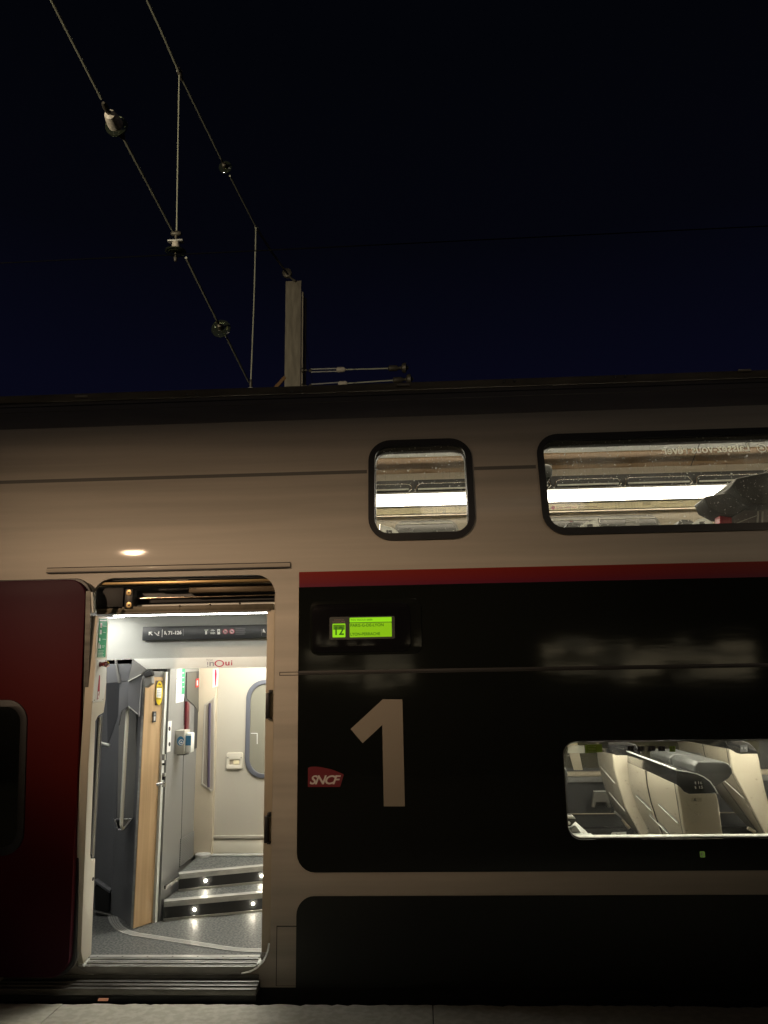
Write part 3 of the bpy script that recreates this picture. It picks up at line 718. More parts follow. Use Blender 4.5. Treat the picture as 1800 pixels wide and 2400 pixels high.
for z_ in range(4):
    plate('notice_line', [(368.5, 1618+4*z_), (376.5, 1618.5+4*z_), (376.5, 1619.4+4*z_), (368.5, 1618.9+4*z_)], WD, m_gprint, ov, .0165, .001)
sw = plate('door_switch', [(359, 1667.5), (367, 1667), (366, 1692), (358.3, 1693.5)], WD, m_dark, wd, .012, .006, bev=.001)
plate('switch_key', [(361, 1679), (364.5, 1679), (364, 1689), (360.5, 1689)], WD, m_print, sw, .014, .0015)
plate('switch_key', [(361.5, 1671), (364.8, 1671), (364.6, 1677), (361.2, 1677)], WD, m_gprint, sw, .014, .0015)
# white door edge and the frame
wallstrip('door_edge', [E0, (E0[0]+.018, E0[1]-.004)], FZ, 1.72, m_white, wd, th=.03)
wallstrip('door_post', [(E0[0]+.020, E0[1]+.01), E1, F1], FZ, HZ, m_dark, wd, th=.04)
for v, h, m in ((1768, 14, m_alu), (1789, 5, m_blk), (1812, 9, m_alu), (1820, 8, m_blk), (1833, 12, m_chrome)):
    plate('lock_fitting', [(380, v), (386.5, v), (386, v+h), (379.5, v+h)], PY(.70), m, wd, .0, .02, bev=.001)
tube('lock_knob', [PY(.68).at(368, 1839), PY(.68).at(373, 1837), PY(.68).at(382, 1836)], [.012, .009, .010], m_chrome, wd, 10)

# long grey wall beside the steps
G1 = (-1.835, 1.70); G0 = (F1[0]+.002, F1[1])
rw = wallstrip('stair_wall', [G0, G1], FZ, HZ, m_grey, th=.04)
RW = PW(G0, G1)
def rp(nm, pts, m, par=rw, off=.003, th=.003, **k): return plate(nm, pts, RW, m, par, off, th, **k)
LZ = .333
for a, b in (((430, 1760), (424, 1985)), ((432.5, 1570), (431, 1700))):
    A = RW.at(*a, .0); Bq = RW.at(*b, .0)
    tube('panel_seam', [A, Bq], .003, m_blk, rw, 5)
s = rp('safety_notice', [(415, 1569), (426, 1567.5), (424.5, 1645), (412, 1648)], m_print)
for k in range(6): rp('notice_line', [(415, 1590+8*k), (421, 1589.6+8*k), (421, 1592+8*k), (415, 1592.4+8*k)], m_gprint, s, .005, .001)
s = rp('evacuation_notice', [(426, 1568), (434, 1567), (432.2, 1626), (424.8, 1627)], m_green)
for k in range(4): rp('notice_line', [(428, 1576+11*k), (431.5, 1575.7+11*k), (431.3, 1578+11*k), (427.8, 1578.3+11*k)], m_print, s, .005, .001)
rp('number_notice', [(424.6, 1628), (431.8, 1627), (430.6, 1643.5), (423.4, 1645)], m_print)
s = rp('button_plate', [(394.5, 1691), (402.6, 1689.5), (399.6, 1761), (391.3, 1763.5)], m_print)
for v in (1708, 1744):
    rp('button', [(398+1.8*math.cos(a), v+5*math.sin(a)) for a in [i*math.pi/6 for i in range(12)]], m_blk, s, .006, .003)
# recessed cabinet
cb = rp('cabinet', [(437, 1575), (466, 1573), (464.5, 1752), (433, 1762), (434, 1640)], m_dark, off=.004)
rp('cabinet_door', [(438, 1577), (460, 1576), (461, 1588), (466, 1590), (465.5, 1668), (455, 1653), (438, 1637)], mat('olive_grey_door', (.085, .084, .070), .4), cb, .008, .004)
rp('cabinet_trim', [(441, 1645), (455, 1656), (453, 1745), (444, 1752)], m_grey, cb, .012, .004)
rp('fire_extinguisher', [(438.5, 1644), (444.5, 1648), (443, 1716), (436.5, 1716)], m_rust, cb, .020, .015, bev=.003)
s = rp('extinguisher_sign', [(460, 1591), (466.5, 1590), (466, 1610), (459, 1611.5)], mat('red_sign', (.65, .02, .02), .45), cb, .012, .002)
rp('pictogram', [(461.5, 1595), (464, 1594), (464.3, 1606), (461.3, 1607)], m_print, s, .014, .001)
# ventilation grille at the foot
g = [(459, 1945), (457.5, 2005), (421, 2033), (423.5, 1966)]
gv = rp('vent_grille', g, mat('grille_back', (.06, .06, .055), .6), off=.002)
for k in range(16):
    t = (k+.5)/16
    a = Vector(g[0]).lerp(Vector(g[1]), t); b = Vector(g[3]).lerp(Vector(g[2]), t)
    tube('slat', [RW.at(a.x, a.y, .004), RW.at(b.x, b.y, .004)], .0045, m_grey, gv, 5)

# opposite exterior door, its pillar and grab rail
OY = 1.66
x0 = xz(459, 1700, OY)[0]
op = wplate('pillar_by_far_door', [(-1.86, LZ), (xz(500, 2003, OY)[0], LZ), (xz(512, 1560, OY)[0], HZ), (-1.86, HZ)], OY-.05, m_ivory, tr, .06, bev=.004)
OP = PY(OY-.05)
plate('grab_recess', [(478, 1652), (503, 1632), (501, 1852), (495, 1856), (471, 1838)], OP, m_beige, op, .006, .006, [[(481, 1655), (500, 1638), (498, 1848), (494, 1851), (475, 1836)]], bev=.001)
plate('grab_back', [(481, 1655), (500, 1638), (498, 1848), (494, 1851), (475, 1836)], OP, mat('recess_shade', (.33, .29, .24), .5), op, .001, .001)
q1 = OP.at(492, 1648, .02); q2 = OP.at(489, 1845, .02)
tube('grab_rail', [q1, q2], .011, mat('plum_rail', (.12, .10, .15), .3, metal=.4), op, 10)
s = plate('emergency_notice', [(499, 1568), (512, 1567), (510.5, 1608), (498, 1612)], OP, m_white, op, .004, .004)
plate('handle_mark', [(504, 1569), (507, 1569), (508, 1580), (506.3, 1607), (504.5, 1607), (503, 1580)], OP, m_rprint, s, .006, .001)
fd = wplate('far_door', [(xz(500, 2003, OY)[0], LZ), (-.30, LZ), (-.30, HZ), (xz(512, 1560, OY)[0], HZ)], OY, m_beige, tr, .04)
wx0, wz1 = xz(578.5, 1596, OY); _, wz0 = xz(600, 1824, OY)
_, wz1 = xz(626, 1593, OY)
wplate('window_rim', rrect(wx0, wx0+.62, wz0, wz1, .15, 10), OY-.012, mat('grey_rubber', (.10, .105, .125), .45), fd, .012, [rrect(wx0+.036, wx0+.584, wz0+.034, wz1-.034, .12, 10)], bev=.003)
wplate('window_pane', rrect(wx0+.034, wx0+.586, wz0+.032, wz1-.032, .12, 10), OY-.003, m_hazy, fd, .004)
plate('pane_reflection_frame', [(588, 1718), (603.5, 1718), (603.5, 1744), (602, 1744), (602, 1719.5), (588, 1719.5)], PY(OY-.003), m_print, fd, .002, .001)
ex0, ez1 = xz(532, 1764, OY); ex1, ez0 = xz(569, 1801, OY)
eh = wplate('release_handle', rrect(ex0, ex1, ez0, ez1, .012), OY-.014, m_cream, fd, .014, [rrect(ex0+.022, ex1-.020, ez0+.028, ez1-.052, .006)], bev=.002)
wplate('handle_pocket', rrect(ex0+.02, ex1-.018, ez0+.026, ez1-.05, .006), OY-.003, m_ivory, eh, .003)
wplate('handle_flap', rrect(ex0+.055, ex1-.028, ez0+.034, ez1-.058, .006), OY-.010, m_creamy, eh, .008, bev=.002)
for a in (.012, ex1-ex0-.012): lathe('screw', (ex0+a, OY-.013, ez1-.038), (0, -1, 0), [(0, .005), (.004, .004)], m_alud, eh, 8)
_, kz = xz(560, 1961, OY)
box('kick_rail', (-1.70, -.3), (OY-.022, OY), (kz-.012, kz+.012), m_beige, fd, .004)
box('kick_panel', (-1.70, -.3), (OY-.014, OY), (LZ, kz-.02), m_cream, fd, .003)
# landing, threshold, steps
P0 = Vector(fl(383, 2157)); P1 = Vector(fl(616, 2135)); P1 = P0+(P1-P0)*1.9; dn = (P1-P0).normalized(); nn = Vector((-dn.y, dn.x))
Q0 = Vector(fl(418, 2088, .22)); Q1 = Vector(fl(616, 2068, .22)); Q1 = Q0+(Q1-Q0)*1.9
def block(nm, plan, z0, z1, m, par=tr):
    n = len(plan); V = [(p[0], p[1], z0) for p in plan]+[(p[0], p[1], z1) for p in plan]
    return make(nm, V, [tuple(range(n))[::-1], tuple(range(n, 2*n))]+[(i, (i+1) % n, n+(i+1) % n, n+i) for i in range(n)], m, par)
LX = -1.80
st1 = block('step', [P0, P1, (P1.x, 1.9), (LX, 1.9)], FZ+.001, .2185, m_floor)
st2 = block('step', [Q0, Q1, (Q1.x, 1.9), (LX, 1.9)], .2195, LZ, m_floor)
for st, a, c, zt_, zb_ in ((st1, P0, P1, .2185, FZ), (st2, Q0, Q1, LZ, .2195)):
    d = (c-a).normalized(); n_ = Vector((-d.y, d.x))
    L_ = lambda p, w: (p.x-n_.x*w, p.y-n_.y*w)
    block('nosing', [L_(a, .030), L_(c, .030), L_(c, -.035), L_(a, -.035)], zt_-.006, zt_+.003, m_alu, st)
    block('nosing_lip', [L_(a, .032), L_(c, .032), L_(c, .010), L_(a, .010)], zt_-.030, zt_-.0065, m_alu, st)
    block('riser', [L_(a, .008), L_(c, .008), L_(c, .0), L_(a, .0)], zb_+.002, zt_-.0305, m_dark, st)
    block('riser_foot', [L_(a, .016), L_(c, .016), L_(c, .0085), L_(a, .0085)], zb_+.001, zb_+.013, m_alu, st)
    for (u, v) in (((456, 2132), (593, 2118)) if st is st1 else ((482, 2064), (613, 2053), (748, 2040))):
        pl = PW((a.x, a.y), (c.x, c.y)); q = pl.at(u, v, .010)
        lathe('step_light', q, (-pl.n.x*-1, -pl.n.y*-1, 0), [(0, .0065), (.003, .0065), (.0035, .003)], m_spot, st, 12)
ribbon([Vector((P0.x, P0.y, 0))+Vector((nn.x, nn.y, 0))*-.03, Vector((Q0.x-.0, Q0.y, 0))+Vector((nn.x, nn.y, 0))*-.03], -.006, .006, .30, .02, 'stringer', m_alud, tr)
box('landing_threshold', (-1.80, -.3), (OY-.075, OY-.001), (LZ, LZ+.012), m_alu, tr, .004)
lathe('pillar_foot', (-1.745, OY-.07, LZ), (0, 0, 1), [(0, .06), (.02, .06), (.028, .05)], m_alu, tr, 20)

# left reveal of the doorway with evacuation sticker and emergency release
RX = -1.965; RV = PX(RX)
rv_pts = [(229.5, 1443), (255, 1445), (247.5, 1640), (243, 1670), (230, 1678), (224, 1690), (212, 2003), (214, 2020), (223.5, 2012), (214, 2236), (196, 2258), (190, 2230), (207, 1800), (217, 1640)]
rv = plate('door_reveal', rv_pts, RV, m_cream, tr, .0, .05, bev=.003)
plate('reveal_backing', [(213, 1385), (226, 1440), (212, 1650), (198, 1900), (188, 2240), (180, 2262), (176, 2262), (205, 1700)], PX(RX-.03), m_alud, tr, 0, .03)
plate('reveal_profile', [(217, 1388), (223, 1390), (224, 1436), (219, 1436)], RV, m_white, tr, .0, .01)
plate('rail_slot', [(232, 1682), (241, 1676), (239, 1720), (221, 2010), (213, 2000)], PX(RX-.02), m_dark, rv, 0, .01)
tube('reveal_rail', [PX(RX+.004).at(234.5, 1680), PX(RX+.004).at(218, 2010)], .005, m_chrome, rv, 8)
lathe('lock_barrel', PX(RX).at(217.5, 2060), (1, 0, 0), [(0, .010), (.004, .010), (.005, .006), (.001, .004)], m_dark, rv, 12)
plate('foot_cap', [(195, 2262), (212, 2245), (211, 2254), (197, 2266)], PX(RX+.003), m_white, rv, 0, .03, bev=.002)
s = plate('evacuation_sticker', [(233, 1449.5), (252, 1451), (247.2, 1540.5), (228.5, 1540.5)], RV, m_green, rv, .002, .002)
def rvq(nm, x, y, w, h, m, par, off=.004):   # x, y in the strip's own pixels
    sh = lambda yy: -(yy-1450)*.052
    return plate(nm, [(x+sh(y), y), (x+w+sh(y), y+.5), (x+w+sh(y+h), y+h+.5), (x+sh(y+h), y+h)], RV, m, par, off, .001)
rvq('sticker_title', 234.5, 1453, 16, 2.2, m_print, s)
for (x, y, w, h, m) in ((236, 1460, 4, 11, m_print), (237, 1462, 1.6, 7, m_rprint), (236, 1476, 4, 10, m_print), (236.6, 1478, 1.4, 5, m_rprint), (235, 1495, 3, 7, m_print), (234, 1506, 1.6, 14, m_print), (237, 1511, 3, 9, m_print)):
    rvq('pictogram', x, y, w, h, m, s, .005)
for (x, y, w) in ((243, 1467, 8), (243, 1481.5, 6), (243, 1497.5, 7.5), (242.5, 1513, 7), (243, 1516, 4)): rvq('sticker_line', x, y, w, 1.1, m_print, s, .005)
for k in range(5): rvq('sticker_line', 234.5, 1524.5+3.2*k, 13-(k % 2)*2, .9, m_print, s, .005)
er = plate('emergency_release', [(226.5, 1545.5), (249, 1545), (249.5, 1600), (243, 1641), (241, 1644), (219, 1646.5), (217, 1643)], RV, m_white, rv, .006, .006, bev=.002)
q = PX(RX+.03).at(236, 1558)
kn = lathe('pull_knob', PX(RX+.006).at(234, 1557), (1, -.25, 0), [(0, .016), (.012, .012), (.030, .013), (.042, .017), (.046, .015), (.047, .004)], m_rust, er, 16)
tube('seal_wire', [PX(RX+.04).at(243, 1559), PX(RX+.04).at(250, 1557), PX(RX+.04).at(257, 1560), PX(RX+.04).at(249, 1563)], .003, m_orange, er, 6)
tube('seal_wire', [PX(RX+.04).at(247, 1559), PX(RX+.04).at(252, 1552), PX(RX+.04).at(255, 1554)], .004, m_yel, er, 6)
plate('handle_mark', [(233, 1582.5), (234.6, 1583), (233.8, 1620), (232, 1636), (227.5, 1640), (230, 1610)], RV, m_rprint, er, .008, .001)
plate('pictogram', [(229.5, 1622), (232.5, 1620), (230.5, 1628), (232, 1634), (229, 1638)], RV, m_print, er, .0095, .001)
for u, v in ((228.5, 1549), (247, 1548.5), (221, 1641), (241, 1639)):
    lathe('screw', RV.at(u, v, .006), (1, 0, 0), [(0, .003), (.002, .002)], m_alud, er, 8)

# header over the inner vestibule, sign, lit lip
HY = .60
hx1 = -.55
def hz(v): return xz(450, v, HY)[1]
hd_ = wplate('header_panel', [(-2.30, hz(1560)+.02), (hx1, hz(1560)+.02), (hx1, HZ+.05), (-2.30, HZ+.05)], HY, m_hdr, tr, .02)
lp = [PY(HY-.012).at(312.6, 1545.5), PY(HY-.012).at(337, 1569)]
a3 = PY(HY-.012).at(626, 1537.4); c3 = PY(HY-.012).at(626, 1563)
zt_ = (lp[0].z+a3.z)/2; zb_ = (lp[1].z+c3.z)/2
lip = wplate('header_lip', [(lp[0].x, zt_), (lp[1].x, zb_), (hx1, zb_), (hx1, zt_)], HY-.012, m_white, tr, .012, bev=.001)
LPp = PY(HY-.012)
T = lambda s_, a, c, m, h, b=.012, sh=0: ptext('lettering', s_, a, c, LPp, m, lip, b, sh, h, .001)
T('TGV', (483, 1550), (499, 1549.5), m_gprint, 5, .0)
# the word inoui: dotless strokes and a ring
plate('letter', [(485.5, 1551.5), (488, 1551.4), (488, 1558.6), (485.5, 1558.7)], LPp, m_gprint, lip, .001, .001)
plate('letter', [(485.5, 1560.2), (488.2, 1560.1), (488.2, 1562.6), (485.5, 1562.7)], LPp, m_gprint, lip, .001, .001)
T('n', (490.5, 1561.5), (502, 1561.2), m_gprint, 10, .02)
def ringpx(cx, cy_, ro, ri, m):
    N = 30; plate('letter', [(cx+ro*math.cos(2*math.pi*i/N), cy_+ro*.72*math.sin(2*math.pi*i/N)) for i in range(N)], LPp, m, lip, .001, .001, [[(cx+ri*math.cos(2*math.pi*i/N), cy_+ri*.70*math.sin(2*math.pi*i/N)) for i in range(N)]])
ringpx(514, 1555, 11.2, 8.3, m_rprint)
T('u', (528, 1560), (538, 1559.6), m_rprint, 9, .02)
plate('letter', [(541.6, 1552), (544.2, 1551.9), (544.2, 1559.3), (541.6, 1559.4)], LPp, m_rprint, lip, .001, .001)
plate('letter', [(541.6, 1548), (544.2, 1547.9), (544.2, 1550.4), (541.6, 1550.5)], LPp, m_rprint, lip, .001, .001)
box('front_ceiling', (-2.3, -.4), (.135, .62), (2.098, 2.13), m_white, tr)
box('front_ceiling_strip', (-2.03, -.86), (.12, .30), (2.075, 2.0975), m_white, tr, .004)
box('inner_ceiling', (-2.9, -.2), (.625, 1.75), (2.13, 2.16), m_white, tr)
# lit ceiling lamps of the vestibule and an added left fill (behind and above the header)
l1 = box('ceiling_lamp_and_fill', (-1.98, -.90), (.155, .225), (2.066, 2.0745), m_lamp, tr, .002)
box('ceiling_lamp_and_fill', (-2.75, -2.05), (.16, .52), (2.086, 2.0975), m_lamp3, tr, .002)  # hidden glowing panel added to brighten the dark left wall
l2 = box('ceiling_lamp_and_fill', (-1.65, -.75), (.85, 1.35), (2.115, 2.1285), m_lamp, tr, .002)
box('vestibule_side_wall', (-.36, -.33), (.14, 1.9), (FZ, 2.13), m_cream, tr)
box('vestibule_back_wall', (-2.95, -1.9), (1.75, 1.78), (FZ, 2.13), m_blue, tr)
box('bulkhead', (-2.95, -2.92), (.14, 1.78), (FZ, 2.13), m_blue, tr)
box('bulkhead', (-2.92, -2.07), (.10, .13), (FZ, 2.13), m_blue, tr)
box('bulkhead', (-.86, -.33), (.10, .13), (FZ, 2.13), m_cream, tr)

# ------------------------------------------------------------------ hung signs and things in the vestibule
SGY = .56
sx0, sz1 = xz(334.5, 1470, SGY); _, sz0 = xz(333.7, 1500.6, SGY)
sz1 = (sz1+xz(626, 1462.5, SGY)[1])/2; sz0 = (sz0+xz(626, 1495.5, SGY)[1])/2
sg = thing('guidance_sign', (sx0, SGY, sz0), 'long charcoal guidance sign reading 71-126 hanging under the vestibule ceiling', 'sign')
box('sign_board', (sx0, -.62), (SGY, SGY+.035), (sz0, sz1), m_sign, sg, .003)
SG = PY(SGY)
def sp_(nm, pts, m=m_print, **k): return plate(nm, pts, SG, m, sg, .0015, .001, **k)
ptext('lettering', '71-126', (394, 1488), (425.5, 1486.8), SG, m_print, sg, .045, 0, 9, .0012)
ptext('lettering', '1', (481, 1487), (485, 1486.8), SG, m_print, sg, .03, 0, 8, .0012)
ptext('lettering', 'WiFi', (492.5, 1487), (504, 1486.5), SG, m_print, sg, .02, 0, 5, .0012)
sp_('arrow', [(348.5, 1480.8), (356.5, 1480.5), (356.5, 1482.3), (352.3, 1482.5), (358, 1488), (356.3, 1489.5), (350.5, 1484), (350.4, 1488.5), (348.6, 1488.6)])
sp_('stair_pictogram', [(360.5, 1482), (362.5, 1481.5), (370, 1488), (373, 1487.8), (373, 1489.8), (368.8, 1490)])
sp_('figure_pictogram', [(370.5, 1481), (373, 1479), (373.5, 1483.5), (371.8, 1487), (369.8, 1486)])
for u in (380,): sp_('divider', [(u, 1475), (u+1.2, 1475), (u+.2, 1493.5), (u-1, 1493.5)])
for u in (429, 612.5): sp_('divider', [(u, 1474), (u+.8, 1474), (u+.8, 1490), (u, 1490)], m_gprint)
for du in (0, 231):
    dv = -5 if du else 0
    sp_('seat_pictogram', [(385+du, 1480+dv), (387.5+du, 1478.5+dv), (388.5+du, 1482+dv), (391+du, 1486+dv), (391.3+du, 1488.5+dv), (389.5+du, 1488+dv), (387+du, 1485.5+dv), (385.8+du, 1488+dv), (384.6+du, 1487+dv)])
sp_('class_bar', [(478.5, 1475.8), (488.5, 1475.4), (487, 1478), (480, 1478.3)], mat('pale_green_print', (.45, .48, .40), .5))
for k, r_ in enumerate((5.6, 3.4)):
    n = 10; o_ = [(498.3+r_*math.cos(a), 1480.5-r_*.9*math.sin(a)) for a in [R(30+120*i/n) for i in range(n+1)]]
    i_ = [(498.3+(r_-1.1)*math.cos(a), 1480.5-(r_-1.1)*.9*math.sin(a)) for a in [R(150-120*i/n) for i in range(n+1)]]
    sp_('wifi_arc', o_+i_)
sp_('phone_pictogram', [(509, 1474.8), (515.5, 1474.4), (516, 1486.3), (509.5, 1486.8)], holes=[[(510.5, 1478), (514.3, 1477.8), (514.5, 1480.5), (510.7, 1480.7)]])
for u in (528, 543.5):
    N = 20; cv = 1480.2-(u-528)*.02
    sp_('prohibition_disc', [(u+5.8*math.cos(2*math.pi*i/N), cv+5.8*math.sin(2*math.pi*i/N)) for i in range(N)], mat('pink_white_print', (.75, .55, .55), .5) if 'pink_white_print' not in bpy.data.materials else bpy.data.materials['pink_white_print'])
    plate('prohibition_ring', [(u+6.2*math.cos(2*math.pi*i/N), cv+6.2*math.sin(2*math.pi*i/N)) for i in range(N)], SG, m_rprint, sg, .0026, .001, [[(u+5.0*math.cos(2*math.pi*i/N), cv+5.0*math.sin(2*math.pi*i/N)) for i in range(N)]])
    plate('cigarette_mark', [(u-3.5, cv-2), (u-2.5, cv-3), (u+3.5, cv+2), (u+2.5, cv+3)], SG, m_dark, sg, .0028, .001)
    plate('cigarette_mark', [(u-3.5, cv+1), (u+3.5, cv-.6), (u+3.5, cv+.6), (u-3.5, cv+2.2)], SG, m_dark, sg, .0032, .001)
for k in range(4):
    sp_('small_print', [(552, 1472.3+4.3*k), (575-(k % 2)*1.5, 1471.5+4.3*k), (575-(k % 2)*1.5, 1474.2+4.3*k), (552, 1475+4.3*k)], mat('faint_print', (.12, .12, .12), .6) if 'faint_print' not in bpy.data.materials else bpy.data.materials['faint_print'])

# hand sanitiser dispenser
sy = RW.at(418, 1740)
sd = thing('sanitiser_dispenser', sy, 'grey metal hand sanitiser dispenser with blue sticker on grey stair wall', 'dispenser')
dY = RW.at(409.5, 1740).y
DP = PY(dY)
bq = [DP.at(410, 1712), DP.at(433, 1712), DP.at(433, 1768), DP.at(409, 1770)]
bm = bmesh.new(); bbox(bm, (bq[0].x, bq[1].x), (dY, dY+.13), (bq[2].z, bq[0].z), .004); frombm('housing', bm, m_alu if False else mat('satin_steel_housing', (.42, .40, .34), .4, metal=.3), sd)
bm = bmesh.new(); bbox(bm, (bq[1].x+.002, bq[1].x+.045), (dY+.02, dY+.10), (bq[2].z+.01, bq[0].z-.02), .006); frombm('nozzle_cover', bm, m_white, sd)
wplate('blue_sticker', [(x, z) for x, z in rrect(bq[0].x+.018, bq[1].x-.002, DP.at(420, 1748).z, DP.at(420, 1725.5).z, .03, 8) ], dY-.001, m_bluep, sd, .001)
cc = DP.at(425, 1739.5)
wplate('round_mark', [(cc.x+.019*math.cos(a), cc.z+.019*math.sin(a)) for a in [2*math.pi*i/20 for i in range(20)]], dY-.002, m_print, sd, .001, [[(cc.x+.0145*math.cos(a), cc.z+.0145*math.sin(a)) for a in [2*math.pi*i/20 for i in range(20)]]])
wplate('hand_mark', [(cc.x-.009, cc.z-.006), (cc.x+.008, cc.z-.008), (cc.x+.009, cc.z+.003), (cc.x+.002, cc.z+.001), (cc.x-.001, cc.z+.009), (cc.x-.005, cc.z+.002)], dY-.002, m_print, sd, .001)
wplate('side_sticker', [(bq[1].x+.004, DP.at(420, 1748).z), (bq[1].x+.043, DP.at(420, 1748).z), (bq[1].x+.043, DP.at(420, 1725).z), (bq[1].x+.004, DP.at(420, 1725).z)], dY+.018, m_bluep, sd, .001)
box('drip_edge', (bq[0].x+.02, bq[1].x+.01), (dY+.002, dY+.09), (bq[2].z-.006, bq[2].z-.0005), m_blk, sd)
# ------------------------------------------------------------------ lower saloon
SX0, SX1 = -.32, 5.6
SYF = 2.95
box('saloon_floor', (SX0, SX1), (.07, SYF), (-.30, -.25), m_floor, tr)
box('saloon_ceiling', (SX0, SX1), (.07, SYF), (1.66, 1.69), m_white, tr)
for k in range(3):
    box('saloon_light', (.5+1.7*k, 1.9+1.7*k), (1.05, 1.25), (1.64, 1.655), m_lamp2, tr, .002)
    box('saloon_light', (.5+1.7*k, 1.9+1.7*k), (.35, .45), (1.64, 1.655), m_lamp2, tr, .002)
fw = box('saloon_far_wall', (SX0, SX1), (SYF, SYF+.03), (-.28, 1.66), m_dark, tr)
box('saloon_end_wall', (SX0, SX0+.03), (.07, SYF), (-.28, 1.66), m_grey, tr)
box('saloon_end_wall', (SX1, SX1+.03), (.07, SYF), (-.28, 1.66), m_grey, tr)
FY = SYF-.002
def zz(u, v, y): return xz(u, v, y)[1]
box('wall_rail', (SX0+.03, SX1), (SYF-.07, SYF-.001), (zz(1370, 1818, FY), zz(1370, 1807, FY)), m_ivory, fw, .006)
box('wall_heater', (SX0+.03, SX1), (SYF-.05, SYF-.001), (zz(1370, 1832, FY), zz(1370, 1818.5, FY)), m_grey, fw, .004)
box('wall_bead', (SX0+.03, SX1), (SYF-.03, SYF-.001), (zz(1370, 1907.5, FY), zz(1370, 1906, FY)), m_ivory, fw)
box('heater_step', (SX0+.03, SX1), (SYF-.12, SYF-.031), (zz(1370, 1960, FY), zz(1370, 1936, FY)), m_blk, fw, .004)
wplate('far_window', rrect(.6, 3.1, zz(1370, 1800, FY), 1.50, .1), FY, mat('night_window', (.05, .047, .03), .15), fw, .003)
plate('curtain_fold', [(1326, 1735), (1352, 1735), (1366, 1805), (1345, 1805)], PY(FY-.003), m_ivory, fw, .003, .004)
TP = PY(SYF-.10)
tb = plate('folding_table', [(1391, 1853), (1421, 1853), (1424, 1858), (1432, 1892), (1426, 1893), (1421, 1880), (1397, 1880), (1394, 1893), (1387, 1891), (1391, 1862)], TP, mat('dull_grey_plastic', (.14, .135, .12), .45), fw, 0, .03, bev=.003)
plate('table_edge', [(1391, 1853.5), (1421, 1853.5), (1421, 1855.3), (1391, 1855.3)], TP, m_white, tb, .002, .006)
tube('pipe', [PY(2.6).at(1440, 1902), PY(2.6).at(1460, 1919)], .008, m_alu, fw)
tube('pipe_sleeve', [PY(2.6).at(1460, 1920), PY(2.6).at(1475, 1941)], .018, m_ivory, fw, 10)
plate('floor_light', [(1435, 1951), (1468, 1950), (1468, 1956), (1432, 1957)], PY(2.8), m_white, fw, 0, .01)

def loft(nm, A, B_, m, par, bev=0.0, auto=40):
    n = len(A); V = [tuple(p) for p in A]+[tuple(p) for p in B_]
    bm = bmesh.new(); vs = [bm.verts.new(v) for v in V]
    def cap(idx):
        try: bm.faces.new([vs[i] for i in idx])
        except ValueError: pass
    cap(range(n)); cap(range(n, 2*n))
    for i in range(n): cap((i, (i+1) % n, n+(i+1) % n, n+i))
    bmesh.ops.recalc_face_normals(bm, faces=bm.faces)
    if bev:
        es = [e for e in bm.edges if len(e.link_faces) == 2 and e.calc_face_angle(0) > .8]
        bmesh.ops.bevel(bm, geom=es, offset=bev, segments=3, affect='EDGES', profile=.5, clamp_overlap=True)
    big = [f for f in bm.faces if len(f.verts) > 4]
    bmesh.ops.triangulate(bm, faces=big)
    return frombm(nm, bm, m, par, auto)
def on(y, l, dx=0): return [PY(y).at(*p)+Vector((dx, 0, 0)) for p in l]
def shift(l, y, dx=0, dz=0): return [Vector((p.x+dx, y, p.z+dz)) for p in l]

def pair_seat(label, yn, yf, capN, rearN, frontN, rearF, capF, group):
    base = PY(yn).at(*rearN[-1]); t = thing('double_seat', (base.x+.1, (yn+yf)/2, -.25), label, 'seat', group)
    w = [PY(yn).at(*b).x-PY(yn).at(*a).x for a, b in zip(rearN, frontN)]
    rn = on(yn, rearN); fn = on(yn, frontN); rf = on(yf, rearF)
    ff = [Vector((p.x+max(.16, w_*.9), p.y, p.z)) for p, w_ in zip(rf, w)]
    loft('shell', rn+fn[::-1], rf+ff[::-1], m_shell, t, .012)
    cn = on(yn-.001, capN); cf = on(yf, capF)
    loft('cap', cn, cf, m_pianob, t, .006)
    bx = Vector((sum(p.x for p in (rn[-1], fn[-1]))/2, 0, 0)).x
    box('pedestal', (bx-.06, bx+.34), (yn+.12, yf-.12), (-.25, rn[-1].z+.05), m_dark, t, .01)
    return t
# near pair, numbers 16 / 15
rearN = [(1586, 1838), (1590, 1862), (1596, 1900), (1601, 1933), (1607, 1965), (1624, 2060)]
frontN = [(1679, 1858), (1684, 1875), (1688, 1905), (1692, 1935), (1696.5, 1965), (1710, 2060)]
rearF = [(1470, 1786), (1474, 1830), (1482, 1862), (1499, 1905), (1527, 1963), (1580, 2040)]
capN = [(1586, 1805.4), (1610.5, 1808.8), (1634, 1814), (1649.7, 1821), (1663.8, 1831.3), (1673, 1843.8), (1682, 1860.3), (1615.2, 1862), (1602.7, 1856.4), (1593.3, 1846), (1586, 1838)]
YN, YF = .30, 1.55
seatB = pair_seat('beige double seat numbered 16 and 15 with black cap, nearest the lower window', YN, YF, capN, rearN, frontN, rearF, None or
    [(1470, 1761.5), (1490, 1764), (1509, 1768), (1520, 1772), (1531, 1780), (1538, 1790), (1545, 1802), (1492, 1803.5), (1482, 1799), (1475, 1792), (1470, 1786)], 'double seats of the lower saloon')
N_ = PY(YN-.001)
